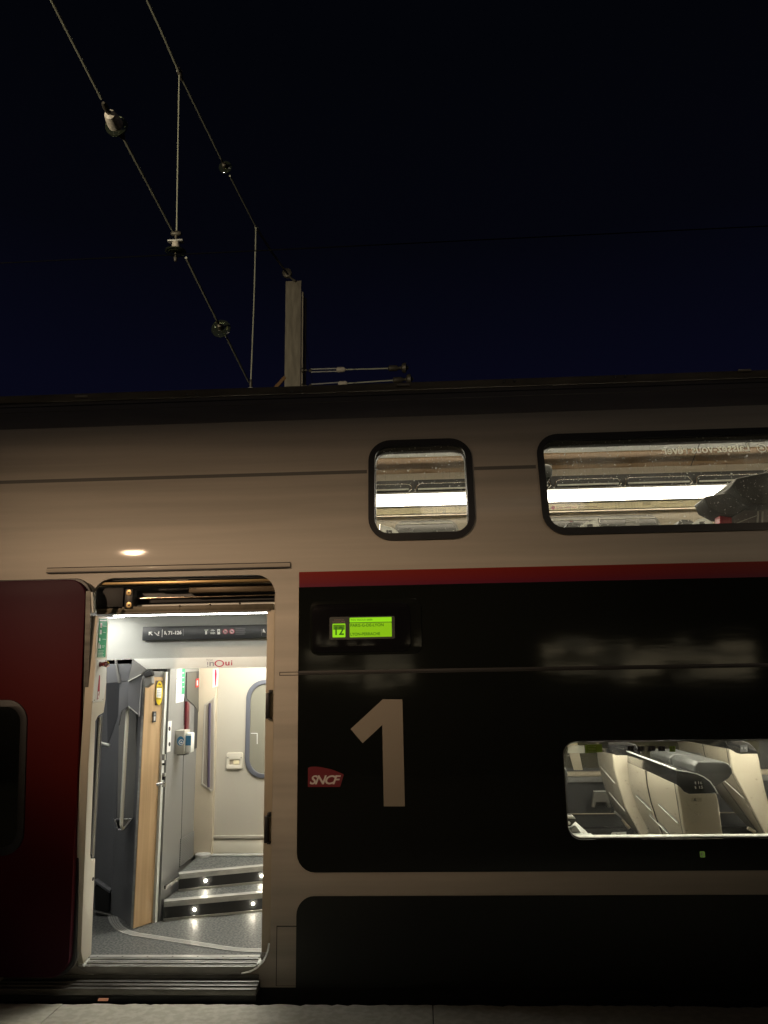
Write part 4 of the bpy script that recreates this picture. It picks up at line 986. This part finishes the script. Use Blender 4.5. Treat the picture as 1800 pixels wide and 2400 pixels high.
# cap shape: fill below the cap shoulder with beige (the curved shoulder of the shell)
ptext('lettering', '16', (1637, 1838), (1646, 1837.7), N_, m_print, seatB, .02, 0, 6.6, .002)
ptext('lettering', '15', (1639, 1848.5), (1648, 1848.2), N_, m_print, seatB, .02, 0, 6.6, .002)
for v in (1832, 1843): plate('seat_mark', [(1628, v), (1631, v), (1632, v+6), (1629.5, v+6)], N_, m_print, seatB, .002, .001)
plate('recline_label', [(1620, 1870), (1645, 1869.5), (1644, 1879), (1620, 1879.5)], N_, mat('faint_label', (.36, .33, .26), .5), seatB, .0015, .001)
plate('recline_mark', [(1625, 1876.5), (1629, 1871), (1631, 1875), (1633, 1877)], N_, m_dark, seatB, .003, .001)
nearx = PY(YN).at(1596, 1900); farx = PY(YF).at(1482, 1862)
# seams and piping lie on the rear surface: interpolate between its two outlines
rn_ = on(YN, rearN); rf_ = on(YF, rearF)
def rear(s, t, o=.004):
    def ev(l, t): 
        k = min(int(t*(len(l)-1)), len(l)-2); f = t*(len(l)-1)-k; return l[k].lerp(l[k+1], f)
    p = ev(rn_, t).lerp(ev(rf_, t), s); return p+Vector((-.9, -.4, .1))*o
def rline(nm, pts, r, m, par=None, o=.004): return tube(nm, [rear(s, t, o) for s, t in pts], r, m, par or seatB, 6)
rline('shell_joint', [(.56, k/12) for k in range(11)], .004, m_blk)
rline('joint_edge', [(.585, k/12) for k in range(11)], .006, m_cream)
rline('shell_joint', [(.0+.03, k/12) for k in range(11)], .0018, m_dark)
for pts in ([(.40, .42), (.08, .60)], [(.88, .40), (.62, .53)], [(.70, .60), (.35, .78)]):
    rline('piping', pts, .004, m_white, o=.006); rline('piping_shadow_groove', [(a, b_-.012) for a, b_ in pts], .004, m_dark, o=.002)
tube('cap_trim', [PY(YN).at(1586, 1804.5), PY(YF).at(1470, 1760.5)], .0055, m_print, seatB, 6)
tube('cap_trim', [PY(YN-.002).at(*p) for p in capN[:7]], .0035, m_print, seatB, 6)
hN = [(1637, 1785), (1697, 1786), (1708, 1790.5), (1715.5, 1800), (1717, 1812), (1709, 1825), (1676, 1845), (1655, 1826), (1628, 1811), (1627, 1795)]
h1 = on(YN+.14, hN)
loft('headrest', h1, shift(h1, YN+.60, .0), m_leather, seatB, .012)
loft('headrest', shift(h1, YN+.64), shift(h1, YN+1.12), m_leather, seatB, .012)
cu = [Vector((PY(YN).at(1690, 1900).x+a, 0, b_)) for a, b_ in ((0, .40), (.46, .36), (.50, .28), (.46, .20), (0, .20))]
loft('cushion', shift(cu, YN+.06), shift(cu, YF-.06), m_cushion, seatB, .02)
ar = [Vector((PY(YN).at(1696, 1900).x+a, 0, b_)) for a, b_ in ((.0, .56), (.38, .55), (.42, .52), (.38, .49), (.0, .49))]
loft('armrest', shift(ar, YN+.0), shift(ar, YN+.06), m_leather, seatB, .012)
c2 = copy_tree(seatB, None, (1.10, 0, 0)); c2['label'] = 'sliver of beige double seat with black cap cut by the right picture border'
for ch in list(c2.children):
    if ch.name.startswith(('lettering', 'seat_mark')): bpy.data.objects.remove(ch)
# across the aisle, right
rN = [(1708, 1755), (1711, 1775), (1717, 1808), (1736, 1845), (1760, 1892), (1791, 1952), (1850, 2060)]
fN = [(1776, 1766), (1781, 1785), (1786, 1815), (1793, 1848), (1803, 1890), (1822, 1952), (1870, 2060)]
rF = [(1586, 1733), (1592, 1760), (1608, 1790), (1650, 1825), (1690, 1868), (1760, 1948), (1830, 2010)]
cN = [(1697, 1729), (1715, 1731), (1740, 1735), (1755, 1741), (1764, 1748), (1772, 1757), (1778, 1767), (1735, 1768), (1724, 1765), (1714, 1758), (1707.5, 1754)]
cF = [(1580, 1705), (1590, 1707), (1605, 1710), (1615, 1714), (1622, 1720), (1630, 1727), (1640, 1737), (1606, 1739), (1597, 1737), (1590, 1735), (1586, 1733)]
YC, YCF = 1.60, 2.80
seatC = pair_seat('beige double seat with small 21 on its cap, right of the grey headrest', YC, YCF, cN, rN, fN, rF, cF, 'double seats of the lower saloon')
rn_ = on(YC, rN); rf_ = on(YCF, rF)
NC = PY(YC-.001)
plate('number_field', [(1735, 1746), (1752, 1745), (1752, 1762), (1735, 1763)], NC, m_dark, seatC, .003, .001)
ptext('lettering', '21', (1745, 1755), (1751, 1754.8), NC, m_gprint, seatC, .015, 0, 4.5, .005)
plate('seat_mark', [(1738, 1751), (1740, 1751), (1740, 1756), (1738.6, 1756)], NC, m_gprint, seatC, .005, .001)
rline('shell_joint', [(.45, k/12) for k in range(11)], .0025, m_dark, seatC)
rline('shell_joint', [(.03, k/12) for k in range(11)], .002, m_dark, seatC)
tube('piping', [rear(.38, .39, .008), rear(.05, .60, .008)], .004, m_white, seatC, 6)
plate('pocket', [(1622, 1763), (1640, 1765), (1644, 1773), (1645, 1779), (1590, 1778), (1590, 1762), (1605, 1761)], PW((rn_[1].x, YC), (rf_[1].x, YCF)), m_grey, seatC, .03, .004, bev=.001)
tube('footrest', [PY(1.9).at(1752, 1940), PY(1.9).at(1770, 1950)], .014, m_ivory, seatC, 8)
# across the aisle, left
rN = [(1435, 1766), (1438, 1798), (1450.5, 1845), (1464.6, 1892), (1504, 1963), (1560, 2050)]
fN = [(1505, 1770), (1509, 1800), (1516, 1845), (1526, 1892), (1545, 1963), (1590, 2050)]
rF = [(1398, 1760), (1402, 1790), (1416, 1845), (1441, 1900), (1500, 1962), (1550, 2030)]
cN = [(1425, 1738), (1470, 1738), (1490, 1745), (1505, 1768), (1500, 1771), (1444, 1771), (1435, 1766), (1425, 1755)]
cF = [(1390, 1720), (1420, 1722), (1440, 1730), (1450, 1750), (1446, 1756), (1408, 1762), (1398, 1760), (1390, 1740)]
seatA = pair_seat('slanted beige seat shell half hidden behind the left of seat 16 and 15', YC, 2.25, cN, rN, fN, rF, cF, 'double seats of the lower saloon')
rn_ = on(YC, rN); rf_ = on(2.25, rF)
for p in ([(.85, .22), (.15, .36)], [(.75, .45), (.12, .62)]):
    tube('piping', [rear(*p[0], .008), rear(*p[1], .008)], .0045, m_white, seatA, 6)
# seat at the left border of the lower window: only its edge shows
sl = thing('window_seat', (lx0-.25, .55, -.25), 'dark edge, armrest and pale cushion of a seat in the lower left window corner', 'seat')
YL = .42
hl_ = on(YL, [(1255, 1790), (1318, 1795), (1327, 1801), (1331, 1813), (1331, 1836), (1300, 1842), (1255, 1842)])
loft('headrest', hl_, shift(hl_, .9), m_leather, sl, .012)
bl_ = on(YL, [(1240, 1843), (1300, 1843), (1310, 1990), (1240, 1990)])
loft('backrest', bl_, shift(bl_, .95), m_cushion, sl, .012)
al = on(YL, [(1300, 1911), (1340, 1911), (1349, 1918), (1349, 1926), (1338, 1938), (1300, 1936)])
loft('armrest', al, shift(al, YL+.07), m_dark, sl, .008)
at_ = on(YL-.004, [(1300, 1912), (1344, 1912.5), (1349.5, 1919), (1300, 1917)])
loft('armrest_top', at_, shift(at_, YL+.06), m_white, sl, .002)
lathe('recline_button', PY(YL).at(1333, 1929), (0, -1, 0), [(0, .011), (.006, .010), (.009, .004)], m_white, sl, 12)
a_s = on(YL+.02, [(1335, 1942), (1350, 1935), (1362, 1952), (1340, 1952)])
loft('arm_support', a_s, shift(a_s, YL+.06), m_grey, sl, .003)
cl_ = on(YL+.05, [(1335, 1952), (1375, 1951), (1384, 1957), (1384, 1985), (1335, 1985)])
loft('cushion', cl_, shift(cl_, .9), m_hdr, sl, .01)
cl_ = on(YL-.05, [(1335, 1958.5), (1390, 1958), (1398, 1964), (1398, 1990), (1335, 1990)])
loft('cushion', cl_, shift(cl_, YL+.03), m_hdr, sl, .01)

# ------------------------------------------------------------------ upper saloon
UF = 2.06
box('upper_floor', (SX0-2.4, SX1), (.16, SYF), (UF+.12, UF+.16), m_dark, tr)
UW = 2.52
uw = box('upper_far_wall', (SX0-2.4, SX1), (UW, UW+.03), (UF+.15, 3.64), m_wallu, tr)
box('upper_end_wall', (-2.75, -2.72), (.5, UW), (UF+.15, 3.6), m_wallu, tr)
box('upper_end_wall', (SX1, SX1+.03), (.5, UW), (UF+.15, 3.6), m_wallu, tr)
CZ = 3.60
ye = PZ(CZ).at(1400, 1062).y
box('upper_ceiling_panel', (-2.7, SX1), (.75, ye), (CZ+.012, CZ+.03), m_ceilg, tr)
cb_ = box('upper_ceiling_band', (-2.7, SX1), (ye+.001, UW), (CZ, CZ+.03), m_ceilb, tr)
make('upper_ceiling_cove', [(-2.7, .22, 3.2), (SX1, .22, 3.2), (SX1, .75, CZ+.02), (-2.7, .75, CZ+.02)], [(0, 1, 2, 3)], m_ceilg, tr)
for u in (1630,):
    a, c_ = PZ(CZ-.001).at(u+12, 1034), PZ(CZ-.001).at(u-14, 1100)
    tube('ceiling_joint', [a, c_], .004, m_blk, tr, 5)
box('hidden_ceiling_fill', (-2.7, SX1), (.86, .96), (3.41, 3.44), m_led2, tr, .002)  # glowing strip added out of sight to brighten ceiling and racks
def uz(v, y): return xz(1400, v, y)[1]
RY = 2.30
rk_back = box('rack_wall_panel', (-2.7, SX1), (RY+.10, RY+.13), (uz(1150, RY+.1), uz(1113, RY+.1)), m_dark, tr)
box('rack_tray', (-2.7, SX1), (RY-.02, RY+.10), (uz(1146, RY), uz(1142, RY)), m_grey, tr, .002)
# luggage rack bays: chrome hoops with a dark panel
xw = xz(1626, 1140, RY)[0]-xz(1459, 1140, RY)[0]; xs = xz(1297, 1140, RY)[0]
bay = thing('luggage_rack', (xs, RY, uz(1144, RY)), 'luggage rack bay', 'luggage rack', 'luggage rack bays along the upper deck')
zb_, zt_ = uz(1143, RY), uz(1120, RY)
hp = [(0, zb_), (.012, zb_+.025), (.030, zt_-.018), (.060, zt_), (.12, zt_+.001), (xw-.09, zt_+.001), (xw-.045, zt_-.006), (xw-.022, zt_-.03), (xw-.028, zb_+.03), (xw-.052, zb_)]
tube('hoop', [(xs+a, RY-.02+(.05 if 1 < i < 8 else 0), z) for i, (a, z) in enumerate(hp)], .0055, m_chrome, bay, 8)
box('rack_light_gap', (xs+.035, xs+xw-.05), (RY-.025, RY-.01), (uz(1137.5, RY), uz(1134, RY)), m_white, bay, .002)  # white strip standing for the bright light gap in the rack
box('rack_panel', (xs+.04, xs+xw-.04), (RY+.04, RY+.05), (uz(1133, RY), zt_-.006), m_dark, bay)
labs = ['short end of a luggage rack bay, leftmost in the wide upper window',
        'leftmost complete luggage rack bay in the wide upper window', 'middle luggage rack bay in the wide upper window',
        'luggage rack bay behind the big grey headrest in the wide upper window']
bay['label'] = labs[1]
for k, l in ((-1, labs[0]), (1, labs[2]), (2, labs[3]), (-2, 'luggage rack bay filling the right part of the small square window'), (-3, 'luggage rack bay at the left of the small square window')):
    c = copy_tree(bay, None, (xw*k, 0, 0)); c['label'] = l
# light strip and cream printed panel
LY = RY+.02
box('light_housing', (-2.7, SX1), (LY-.01, LY+.1), (uz(1147.5, LY), uz(1145.5, LY)), m_alu, tr)
box('light_strip', (-2.7, SX1), (LY, LY+.04), (uz(1172.5, LY), uz(1149.5, LY)), m_led, tr)
box('light_housing', (-2.7, SX1), (LY-.01, LY+.1), (uz(1177, LY), uz(1174, LY)), m_dark, tr)
cp = box('printed_panel', (-2.7, SX1), (LY+.01, LY+.06), (uz(1192.5, LY), uz(1177.3, LY)), m_creamy, tr)
CP = PY(LY+.01)
plate('emblem', [(1296.5+4.4*math.cos(a), 1190+4.4*math.sin(a)) for a in [i*math.pi/8 for i in range(16)]], CP, m_rprint, cp, .001, .001)
ptext('lettering', "La Ville s'invite à bord", (1304, 1192.3), (1351, 1190.6), CP, m_rprint, cp, .01, 0, 4.2, .001)
for k in (0, 1): plate('small_print', [(1355, 1187.8+2.6*k), (1400+14*k, 1186.4+2.6*k), (1400+14*k, 1187.3+2.6*k), (1355, 1188.8+2.6*k)], CP, m_rust, cp, .001, .001)
plate('faint_label', [(1506, 1177.5), (1525, 1177), (1525, 1184), (1506, 1184.5)], CP, mat('tan_print', (.55, .48, .30), .5), cp, .001, .001)
for k in range(5): plate('faint_label', [(1027+3.8*k, 1193), (1029.6+3.8*k, 1193), (1029.6+3.8*k, 1198), (1027+3.8*k, 1198)], CP, bpy.data.materials['tan_print'], cp, .001, .001)
box('wall_cornice', (-2.7, SX1), (UW-.03, UW-.001), (uz(1200, UW), uz(1198.5, UW)), m_ivory, uw, .002)
UP_ = UW-.001
def farwin(u0, u1, vt):
    x0 = xz(u0, vt+25, UP_)[0]; x1, z1 = xz(u1, vt, UP_); z0 = 2.55
    f = wplate('far_window', rrect(x0-.02, x1+.02, z0-.02, z1+.012, .11), UP_-.008, m_grey, uw, .008, [rrect(x0, x1, z0, z1-.01, .09)])
    wplate('far_pane', rrect(x0-.003, x1+.003, z0-.003, z1-.008, .09), UP_-.003, mat('night_pane', (.05, .055, .05), .12) if 'night_pane' not in bpy.data.materials else bpy.data.materials['night_pane'], f, .002)
    box('blind_rail', (x0+.03, x1-.03), (UP_-.016, UP_-.009), (z1-.026, z1-.012), m_alu, f)
    return f
farwin(927, 1069, 1221); f_ = farwin(1180, 1541, 1209)
plate('curtain', [(1467, 1212), (1498, 1211), (1500, 1262), (1465, 1262)], PY(UP_-.004), m_grey, f_, .002, .002)
plate('red_reflection', [(1333, 1217), (1341, 1216.5), (1343, 1224), (1336, 1224)], PY(UP_-.004), m_rust, f_, .002, .002)
def headseat(dx_px, dv, y, label, flip=False, kind='wing'):
    s = (lambda l: [((2*1350-u if flip else u)+dx_px, v+dv) for u, v in l])
    wing = s([(1355, 1262), (1357, 1243), (1362, 1232), (1374, 1223), (1389, 1219), (1404, 1216), (1407, 1262)])
    head = s([(1323, 1262), (1325, 1236), (1329, 1227), (1337, 1223.5), (1354, 1224.5), (1364, 1229), (1364, 1262)])
    base = PY(y).at(wing[0][0], wing[0][1]); t = thing('passenger_seat', (base.x, y, UF+.16), label, 'seat', 'seats of the upper saloon')
    a = on(y, wing); loft('side_wing', a, shift(a, y+.03), m_hdr, t, .004)
    a = on(y+.06, head); loft('headrest', a, shift(a, y+.42), m_leather, t, .01)
    e_ = s([(1404, 1215), (1408, 1262)]); tube('wing_edge', on(y-.002, e_), .005, m_chrome, t, 6)
    n_ = s([(1376, 1229), (1389, 1228), (1390, 1241), (1377, 1242)]); plate('number_field', n_, PY(y), m_dark, t, .003, .001)
    ptext('lettering', '78' if not flip else '75', (min(p[0] for p in n_)+5.5, n_[0][1]+9.5), (min(p[0] for p in n_)+11, n_[0][1]+9.3), PY(y), m_print, t, .01, 0, 4, .004)
    q = on(y, s([(1345, 1262)]))[0]
    box('seat_body', (q.x-.22, q.x+.20), (y+.04, y+.46), (UF+.17, q.z+.0), m_cushion, t, .03)
    return t
headseat(0, 0, 1.72, 'small seat top with pale wing, lower left in the wide upper window')
headseat(263, -6, 1.72, 'small seat top with pale wing left of the red post in the wide upper window')
headseat(-405, 14, 1.72, 'pale seat wing in the lower left corner of the small square window', flip=True)
# big headrest close to the window
g = lambda l: [(1240+x/2.9625, 1020+y_/2.9625) for x, y_ in l]
bs = thing('near_upper_seat', (PY(.62).at(1740, 1230).x, .62, UF+.16), 'large grey leather headrest with red post at right of wide upper window', 'seat')
a = on(.60, g([(1212, 430), (1240, 420), (1388, 398), (1440, 380), (1560, 470), (1550, 490), (1425, 558), (1330, 545), (1245, 500)]))
m_leather2 = mat('dark_leather', (.060, .062, .060), .4, bump=((26, 26, 26), .35, .004), var=((8, 8, 8), .2))
loft('headrest_wing', a, shift(a, .86, .02), m_leather2, bs, .010)
a = on(.50, g([(1395, 360), (1440, 297), (1640, 258), (1800, 240), (1800, 460), (1650, 480), (1560, 478), (1440, 395)]))
loft('headrest', a, shift(a, .98, .02), m_leather2, bs, .010)
a = on(.66, g([(1325, 545), (1408, 555), (1410, 720), (1326, 720)]))
loft('red_post', a, shift(a, .76), mat('bright_red_post', (.48, .010, .03), .4), bs, .004)
a = on(.70, g([(1411, 560), (1600, 480), (1800, 440), (1800, 800), (1411, 800)]))
loft('seat_back', a, shift(a, 1.15), mat('mauve_grey_shell', (.27, .25, .25), .45), bs, .006)
for x in (1590, 1622):
    tube('side_bar', on(.685, g([(x, 530), (x-12, 740)])), .006, m_print, bs, 6)
for p in ([(1411, 622), (1590, 555)],): tube('piping', on(.694, g(p)), .003, m_print, bs, 6)
nh = thing('headrest_cushion_seat', (PY(1.0).at(1275, 1105).x, 1.0, UF+.16), 'dark rounded headrest at the upper left of the wide upper window', 'seat')
a = on(.95, [(1250, 1089), (1272, 1087), (1286, 1087.5), (1293, 1092), (1295.5, 1101), (1294, 1114), (1289, 1122), (1250, 1125)])
loft('headrest', a, shift(a, 1.3), m_leather, nh, .012)
q = PY(.95).at(1262, 1124); box('seat_back', (q.x-.18, q.x+.0), (.93, 1.38), (UF+.17, q.z), m_cushion, nh, .03)
a = on(.60, [(1788, 1075), (1797, 1070), (1830, 1070), (1830, 1110), (1800, 1110), (1791, 1104)])
nh2 = thing('headrest_cushion_seat', (PY(.60).at(1800, 1090).x, .60, UF+.16), 'sliver of grey headrest cut by the right border in the wide upper window', 'seat')
loft('headrest', shift(a, 1.05, .30, .075), shift(a, 1.4, .30, .075), m_leather, nh2, .01)

# ------------------------------------------------------------------ overhead line
OX = -2.3; OP_ = PX(OX)
def oa(u, v): return OP_.at(u, v)
def wire(nm, pts, r, m, label, group=None):
    o = tube(nm, pts, r, m, None, 6); return tag(o, label, 'wire', group)
lower = [oa(120, 0)+Vector((0, -3.6, -.02)), oa(120, 0), oa(238, 232)]
wire('cross_wire', lower, .011, m_wire, 'lower cross-span wire above its first insulator, running out at the top left', 'lower cross-span wire lengths')
wire('cross_wire', [oa(290, 325), oa(404, 540)], 0.0125, m_wire, 'lower cross-span wire between the white-capped insulator and the next one down', 'lower cross-span wire lengths')
wire('cross_wire', [oa(436, 604), oa(508, 750)], 0.0137, m_wire, 'lower cross-span wire between the hanging bell insulator and the round clear insulator', 'lower cross-span wire lengths')
wire('cross_wire', [oa(531, 790), oa(583, 895)], 0.0150, m_wire, 'lower cross-span wire from the round clear insulator to the roof edge', 'lower cross-span wire lengths')
wire('upper_cross_wire', [oa(345, 0)+Vector((0, -3, -.3)), oa(345, 0), oa(377, 70), oa(418, 165)], 0.0137, m_wire, 'upper cross-span wire above the first dropper clamp', 'upper cross-span wire lengths')
wire('upper_cross_wire', [oa(422, 175), oa(518, 372)], 0.0125, m_wire, 'upper cross-span wire between the dropper clamp and the small dark insulator', 'upper cross-span wire lengths')
wire('upper_cross_wire', [oa(539, 412), oa(600, 532)], 0.0137, m_wire, 'upper cross-span wire between the small dark insulator and the second dropper', 'upper cross-span wire lengths')
wire('upper_cross_wire', [oa(600, 532), oa(640, 595), oa(674, 642)], .0215, m_wire, 'last upper cross-span wire length reaching the top of the mast', 'upper cross-span wire lengths')
wire('dropper_wire', [oa(420, 176), oa(417, 350), oa(414, 543)], .0068, m_wire, 'longer left dropper wire hanging down to the bell insulator', 'dropper wires')
wire('dropper_wire', [oa(600, 534), oa(595, 715), oa(588, 893)], .0100, m_wire, 'right dropper wire hanging beside the mast', 'dropper wires')
wire('contact_wire', [(-14, 1.5, 5.30), (-3.78, 1.5, 5.43), (3.1, 1.5, 5.47), (14, 1.5, 5.5)], .0045, m_wired, 'thin dark contact wire crossing the night sky along the train')
cl = thing('wire_clamp', oa(420, 170), 'small clamp joining the left dropper to the upper cross wire', 'clamp')
lathe('clamp_body', oa(418, 158), oa(424, 182)-oa(418, 158), [(0, .012), (.02, .022), (.05, .026), (.09, .020), (.13, .010)], m_fit, cl, 10)
lathe('clamp_bolt', oa(421, 167), (1, 0, 0), [(-.03, .010), (.03, .010)], m_alu, cl, 8)

def insulator(label, top, end, capm, s=1.0, disc=.13, skirt=1):
    """cap and pin glass insulator strung between two points"""
    d = (Vector(end)-Vector(top)); L_ = d.length; a = d.normalized()
    t = thing('glass_insulator', top, label, 'insulator', 'glass insulators of the overhead line')
    lathe('clevis', Vector(top)-a*.05, a, [(0, .012*s), (.03, .022*s), (.06, .022*s), (.09*s+.03, .014*s)], m_fit, t, 10)
    p = Vector(top)+a*.06
    lathe('cap', p, a, [(0, .018*s), (.012*s, .040*s), (.05*s, .050*s), (.10*s, .056*s), (.125*s, .058*s), (.13*s, .045*s)], capm, t, 18)
    lathe('glass_disc', p+a*.115*s, a, [(0, .050*s), (.008*s, disc*.75), (.020*s, disc), (.032*s, disc*1.01), (.040*s, disc*.93), (.030*s, disc*.78), (.05*s, disc*.70), (.034*s, disc*.55), (.05*s, disc*.42), (.034*s, .03*s)], m_insul, t, 32)
    lathe('pin', p+a*.14*s, a, [(0, .014*s), (.07*s, .014*s), (.085*s, .024*s), (.12*s, .022*s), (.14*s, .010*s)], m_fit, t, 10)
    return t
insulator('glass insulator with a chipped white cap, highest and largest at the upper left', oa(248, 252), oa(290, 325), m_conc, 1.05, .088)
t_ = insulator('bell insulator hanging under the left dropper with pale metal cap', oa(413, 548)+Vector((0, 0, -.02)), oa(413, 548)+Vector((0, .03, -.5)), m_conc, .75, .100)
lathe('suspension_clamp', oa(413, 548)+Vector((-.05, 0, .0)), (1, 0, 0), [(0, .016), (.02, .026), (.08, .026), (.10, .014)], m_fit, t_, 10)
box('clamp_plate', (OX-.075, OX+.075), (t_.location.y-.03, t_.location.y+.03), (t_.location.z-.07, t_.location.z-.055), m_alu, t_, .003)
insulator('round clear glass insulator seen end-on, lowest of the lower cross wire', oa(510, 755), oa(528, 790), m_fit, .65, .115)
insulator('small dark glass insulator on the upper cross wire', oa(521, 378), oa(537, 410), m_fit, .6, .080)
t_ = insulator('half-hidden insulator cap resting just above the roof edge', oa(588, 898), oa(588, 898)+Vector((0, .03, -.5)), m_alu, 1.1, .15)
# tapered steel mast of two channels
MY = 8.6
mx0, mzt = xz(669.5, 659, MY); mx1, _ = xz(706, 659, MY); _, mzb = xz(690, 914, MY)
ms = thing('catenary_mast', ((mx0+mx1)/2, MY+.2, -1.15), 'tall galvanised steel overhead line mast rising behind the roof', 'mast')
box('mast_web', (mx0, mx1), (MY, MY+.03), (-1.15, mzt), m_mast, ms, .004)
box('mast_flange', (mx0, mx0+.015), (MY+.031, MY+.30), (-1.15, mzt), m_mast, ms)
fx = xz(711, 700, MY+.2)[0]
box('mast_flange', (mx1+.005, mx1+.035), (MY+.04, MY+.32), (-1.15, mzt-.22), m_mast, ms)
box('mast_flange', (mx1+.036, fx+.045), (MY+.28, MY+.32), (-1.15, mzt-.22), m_mast, ms)
lathe('mast_head_pulley', Vector((mx0+.03, MY-.06, mzt+.16)), (0, 1, 0), [(0, .05), (.02, .09), (.05, .07), (.08, .09), (.10, .05)], m_fit, ms, 18)
tube('mast_head_bracket', [(mx0+.03, MY, mzt+.14), (mx0+.12, MY-.03, mzt+.03), (mx0+.2, MY-.03, mzt-.03)], .022, m_fit, ms, 8)
q0 = PY(MY).at(641, 914); q1 = PY(MY).at(668, 884)
tube('mast_brace', [q0+(q0-q1)*1.5, q1], .035, mat('rusty_brace', (.32, .18, .08), .6, metal=.3), ms, 6)
for v in (868, 905):
    q = PY(MY).at(714, v); lathe('stay_bolt', q+Vector((-.05, 0, 0)), (1, 0, 0), [(0, .05), (.03, .05), (.05, .02), (.10, .02)], m_fit, ms, 10)
def stay(v0, v1, u0, u1, label):
    A = PY(MY).at(u0, v0); Bq = PY(MY).at(u1, v1); d = (Bq-A); L_ = d.length; a = d.normalized()
    t = thing('tension_stay', A, label, 'stay', 'tension stays on the mast')
    g_ = .20*L_
    for s in (-1, 1): tube('turnbuckle_bar', [A+a*.10+Vector((0, 0, .028*s)), A+a*(g_+.20)+Vector((0, 0, .028*s))], .012, m_alu, t, 6)
    for p in (.06, g_+.20): lathe('turnbuckle_end', A+a*p, a, [(0, .02), (.02, .035), (.05, .03), (.07, .015)], m_fit, t, 10)
    lathe('stay_socket', A+a*(L_*.30), a, [(0, .025), (.02, .05), (.14, .05), (.17, .025)], m_conc, t, 12)
    tube('stay_rod', [A+a*L_*.36, A+a*L_*.82], .013, m_wire, t, 6)
    lathe('stay_clamp', A+a*L_*.80, a, [(0, .025), (.02, .055), (.16, .055), (.19, .03), (.24, .03), (.27, .09), (.33, .10), (.35, .04), (.38, .02)], m_fit, t, 14)
    return t
stay(869, 862, 716, 958, 'upper of two horizontal tension stays right of the mast')
stay(905, 888, 716, 972, 'lower of two horizontal tension stays right of the mast')
tube('mast_stay_wire', [PY(MY+.1).at(712, 780), PY(MY+.1).at(735, 912)], .004, m_wired, ms, 5)

# ------------------------------------------------------------------ platform side behind the camera, mirrored in the gloss panels
cn = thing('platform_canopy', (0, -7.4, 4.3), 'flat platform canopy with ceiling lamps behind the viewer', 'canopy')
box('canopy_roof', (-26, 26), (-9.2, -5.2), (4.30, 4.55), mat('canopy_soffit', (.30, .27, .22), .7), cn, .02)
box('canopy_light_cutoff', (-26, 26), (-5.25, -5.201), (3.945, 4.299), m_dark, cn)  # unseen edge added to keep lamp light off the upper side
for k in range(-4, 5): box('canopy_beam', (k*5.5-.1, k*5.5+.1), (-9.2, -5.3), (4.12, 4.299), mat('beam', (.12, .11, .1), .6) if 'beam' not in bpy.data.materials else bpy.data.materials['beam'], cn)
st = thing('station_building', (0, -10, -.045), 'long pale station building behind the viewer with dim lit windows', 'building')
box('wall', (-26, 26), (-10.4, -9.9), (-.045, 5.2), mat('station_render', (.16, .145, .12), .8, var=((1, 1, 1), .2)), st)
m_win = mat('dim_lit_window', (.2, .17, .1), .3, emis=((1, .82, .50), .75)); m_win2 = mat('dimmer_lit_window', (.2, .17, .1), .3, emis=((1, .86, .56), .32))
rnd = random.Random(7)
for x, w, z0, z1 in ((-4.6, 1.6, 1.45, 2.5), (-2.2, 1.0, 1.62, 2.3), (-1.1, .9, 1.55, 2.25), (2.2, 3.8, 1.60, 2.35), (-9.5, 2.4, 1.3, 2.6), (-7.0, 1.5, 1.5, 2.4), (9.5, 2.2, 1.5, 2.5)):
    f = box('window', (x-.05, x+w+.05), (-9.898, -9.86), (z0-.05, z1+.05), m_dark, st)
    z = z0
    while z < z1-.06:                                    # glowing strips added to break up the reflections in the gloss panels
        h = rnd.uniform(.03, .11); a = x
        while a < x+w-.05:
            b_ = min(x+w, a+rnd.uniform(.15, .9))
            if rnd.random() < .55: box('reflection_strip', (a, b_-.01), (-9.859, -9.85), (z, z+h*.8), m_win if rnd.random() < .35 else m_win2, f)
            a = b_
        z += h
for k, x in enumerate((-4.5, 5.5)):
    y_ = -6.0 if k == 0 else -7.0
    box('canopy_lamp_body', (x-.7, x+.7), (y_-.09, y_+.09), (4.232, 4.2995), m_alud, cn, .01)
